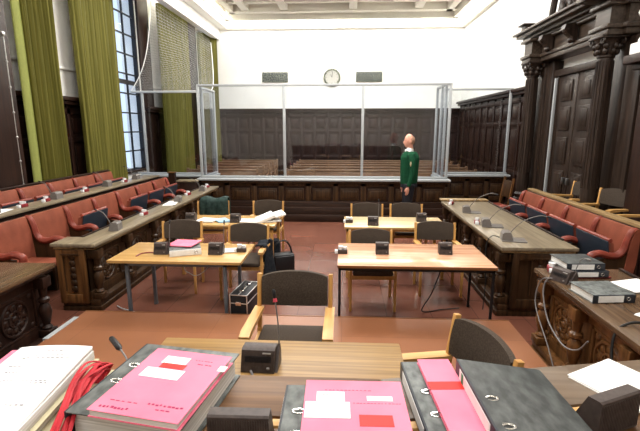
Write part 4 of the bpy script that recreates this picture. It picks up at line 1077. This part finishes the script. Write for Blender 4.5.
# ------------------------------------------------------------------ the officer, facing -X (local front = -Y, rotated)
def officer(loc, rz, S):
    t = thing('person', 'person with cropped hair in green sweater and black trousers standing before the glass screen', 'person', loc, rz)
    def chain(m, pts, rs, sy=1., n=14): m.tube(smoothpath(pts, 4), [lerp(rs[min(i // 4, len(rs) - 2)], rs[min(i // 4 + 1, len(rs) - 1)], (i % 4) / 4) if i < 4 * (len(rs) - 1) else rs[-1] for i in range(4 * (len(pts) - 1) + 1)], n, sy)
    def rm(o, vs, it=3):
        r = o.modifiers.new('r', 'REMESH'); r.mode = 'VOXEL'; r.voxel_size = vs; r.use_smooth_shade = True
        s = o.modifiers.new('s', 'SMOOTH'); s.iterations = it; s.factor = .5
        for p in o.data.polygons: p.use_smooth = True
    def arm(m, s, k=1.0, lo=0., hi=1.):
        pts = [(s * .19, .01, 1.46), (s * .235, .025, 1.33), (s * .25, .03, 1.15), (s * .25, -.01, .98), (s * .245, -.045, .90)]
        rs = [.062, .058, .048, .040, .032]
        return pts, [r * k for r in rs]
    # continuous body: head, neck, torso, arms, hands, legs
    m = MB()
    m.ball((0, -.012, 1.70), .1, (.78, .96, 1.16), 20)              # cranium
    m.ball((0, -.045, 1.655), .075, (.78, .85, 1.12), 16)          # face
    m.ball((0, -.070, 1.605), .03, (1.0, .9, .8), 10)              # chin
    m.ball((0, -.118, 1.665), .017, (.8, 1.1, 1.3), 10)            # nose
    m.tube([(0, -.098, 1.705), (0, -.122, 1.668)], [.009, .013], 8)
    m.ball((0, -.103, 1.628), .016, (1.4, .6, .6), 8)              # mouth
    m.ball((0, -.09, 1.72), .022, (2.2, .6, .5), 8)                # brow
    for s in (-1, 1): m.ball((s * .079, .005, 1.675), .026, (.35, .8, 1.25), 10)
    chain(m, [(0, .01, 1.62), (0, .02, 1.54), (0, .025, 1.46)], [.058, .056, .07])
    chain(m, [(0, .02, 1.47), (0, .02, 1.35), (0, .015, 1.15), (0, .015, .98), (0, .02, .90)], [.10, .125, .12, .118, .12], 1.35)
    for s in (-1, 1):
        p_, r_ = arm(m, s); chain(m, p_, r_)
        m.ball((s * .16, .015, 1.45), .07, (1.2, 1, .9), 12)
        chain(m, [(s * .095, .015, .92), (s * .10, .0, .70), (s * .10, .0, .50), (s * .10, .03, .28), (s * .10, .035, .09)], [.095, .082, .058, .056, .042])
        m.tube([(s * .10, .07, .05), (s * .10, -.03, .045), (s * .10, -.15, .03)], [.04, .042, .03], 10)
        hx, hy, hz = s * .242, -.055, .875                          # hand: palm, four fingers, thumb
        m.ball((hx, hy, hz - .035), .042, (.5, .95, 1.15), 12)
        for k, (dy, L) in enumerate(((-.028, .075), (-.010, .085), (.009, .08), (.026, .062))):
            m.tube([(hx, hy + dy, hz - .06), (hx - s * .004, hy + dy - .004, hz - .06 - L * .5), (hx - s * .02, hy + dy - .012, hz - .06 - L * .95)], [.0105, .0095, .0075], 7)
        m.tube([(hx - s * .004, hy - .03, hz - .015), (hx - s * .012, hy - .052, hz - .045), (hx - s * .02, hy - .056, hz - .078)], [.013, .011, .008], 7)
    b = m.obj('body', 'skin', t); rm(b, .008, 3)
    # eyes, hair
    e = MB()
    for s in (-1, 1): e.ball((s * .033, -.104, 1.695), .009, (1, .8, .8), 8)
    e.obj('eyes', 'eye', t)
    h = MB(); h.ball((0, .018, 1.705), .098, (.80, .92, 1.0), 20)
    hh = h.obj('hair', 'hair', t)
    bm = bmesh.new(); bm.from_mesh(hh.data)
    bmesh.ops.bisect_plane(bm, geom=bm.verts[:] + bm.edges[:] + bm.faces[:], plane_co=(0, .0, 1.725), plane_no=(0, -.55, .85), clear_outer=True)
    bmesh.ops.bisect_plane(bm, geom=bm.verts[:] + bm.edges[:] + bm.faces[:], plane_co=(0, .0, 1.63), plane_no=(0, 0, -1), clear_outer=True)
    bm.to_mesh(hh.data); bm.free()
    # clothes
    m = MB()
    chain(m, [(0, .022, 1.505), (0, .02, 1.40), (0, .015, 1.2), (0, .015, 1.0), (0, .018, .93)], [.085, .142, .138, .132, .128], 1.38)
    for s in (-1, 1):
        p_, r_ = arm(m, s, 1.22); chain(m, p_, r_)
        m.ball((s * .165, .015, 1.445), .08, (1.15, 1.05, .9), 12)
    o = m.obj('sweater', 'sweater', t); rm(o, .010, 4)
    m = MB(); m.tube([(0, -.0, 1.50), (0, .01, 1.53), (0, .018, 1.565)], [.088, .075, .066], 16)
    for s in (-1, 1): m.prism([(s * .008, 1.545), (s * .055, 1.535), (s * .045, 1.49), (s * .0, 1.50)], -.085, -.072)
    m.obj('shirt_collar', 'shirt', t)
    m = MB()
    chain(m, [(0, .018, .98), (0, .018, .93), (0, .02, .86)], [.122, .126, .13], 1.35)
    for s in (-1, 1):
        chain(m, [(s * .085, .015, .92), (s * .10, .0, .70), (s * .10, .0, .50), (s * .10, .03, .28), (s * .10, .035, .06)], [.112, .1, .082, .078, .075])
        m.ball((0, .02, .88), .1, (1.3, 1.0, .8))
    o = m.obj('trousers', 'trouser', t); rm(o, .010, 4)
    for s in (-1, 1): MB().ball((s * .10, -.04, .04), .055, (.85, 2.5, .75), 14).box(s * .10 - .04, s * .10 + .04, -.16, .09, 0, .025, .01).obj('shoe', 'black', t)
    MB().ball((.285, .012, 1.30), .05, (.28, .95, 1.15), 14).obj('arm_patch', 'patch', t)
    t.scale = (S, S, S); return t
o = officer((1.255, 8.42, 0), R(-88), 1.065); o.scale = (1.0, .93, 1.065)

# ------------------------------------------------------------------ light
def area(name, loc, size, power, rot=(0, 0, 0), col=(1, .97, .92)):
    l = bpy.data.lights.new(name, 'AREA'); l.shape = 'RECTANGLE'; l.size, l.size_y = size; l.energy = power; l.color = col
    o = bpy.data.objects.new(name, l); COL.objects.link(o); o.location = loc; o.rotation_euler = rot; return o
area('overhead_fill_far', (-.3, 12.8, 5.66), (5, 1.2), 330)  # overhead fill lights added above the view, no fixtures built for them
area('overhead_fill_mid', (-.3, 8.0, 5.66), (5, 1.5), 400)  # added fill over the tables, unseen
area('overhead_fill_near', (-.3, 3.0, 5.66), (5, 1.5), 270)  # added fill over the foreground, unseen
area('overhead_fill_rear', (-.3, -1.5, 5.66), (5, 1.5), 110)  # added fill behind the camera
area('cove_back', (-.2, 15.45, 5.6), (7, .15), 60, (R(60), 0, 0))
area('cove_right', (3.6, 9.5, 5.6), (.15, 12), 90, (0, R(-60), 0))
area('cove_left', (-3.8, 9.5, 5.6), (.15, 12), 110, (0, R(60), 0))
W = bpy.data.worlds.new('World'); SC.world = W; W.use_nodes = True
bg = W.node_tree.nodes['Background']; bg.inputs['Color'].default_value = (.60, .72, .95, 1); bg.inputs['Strength'].default_value = 1.25

# ------------------------------------------------------------------ camera
cd = bpy.data.cameras.new('Camera'); cam = bpy.data.objects.new('Camera', cd); COL.objects.link(cam)
cd.sensor_width = 36; cd.lens = 432 / 640 * 36; cd.clip_start = .05; cd.clip_end = 200
cam.location = (0, 0, 2.05); cam.rotation_euler = (R(90 - 11.5), 0, R(3.1)); SC.camera = cam
vs = SC.view_settings; vs.view_transform = 'Standard'; vs.look = 'None'; vs.gamma = 1; vs.exposure = 0.35; vs.use_curve_mapping = False
SC.cycles.use_denoising = True
SC.cycles.max_bounces = 6; SC.cycles.transparent_max_bounces = 16
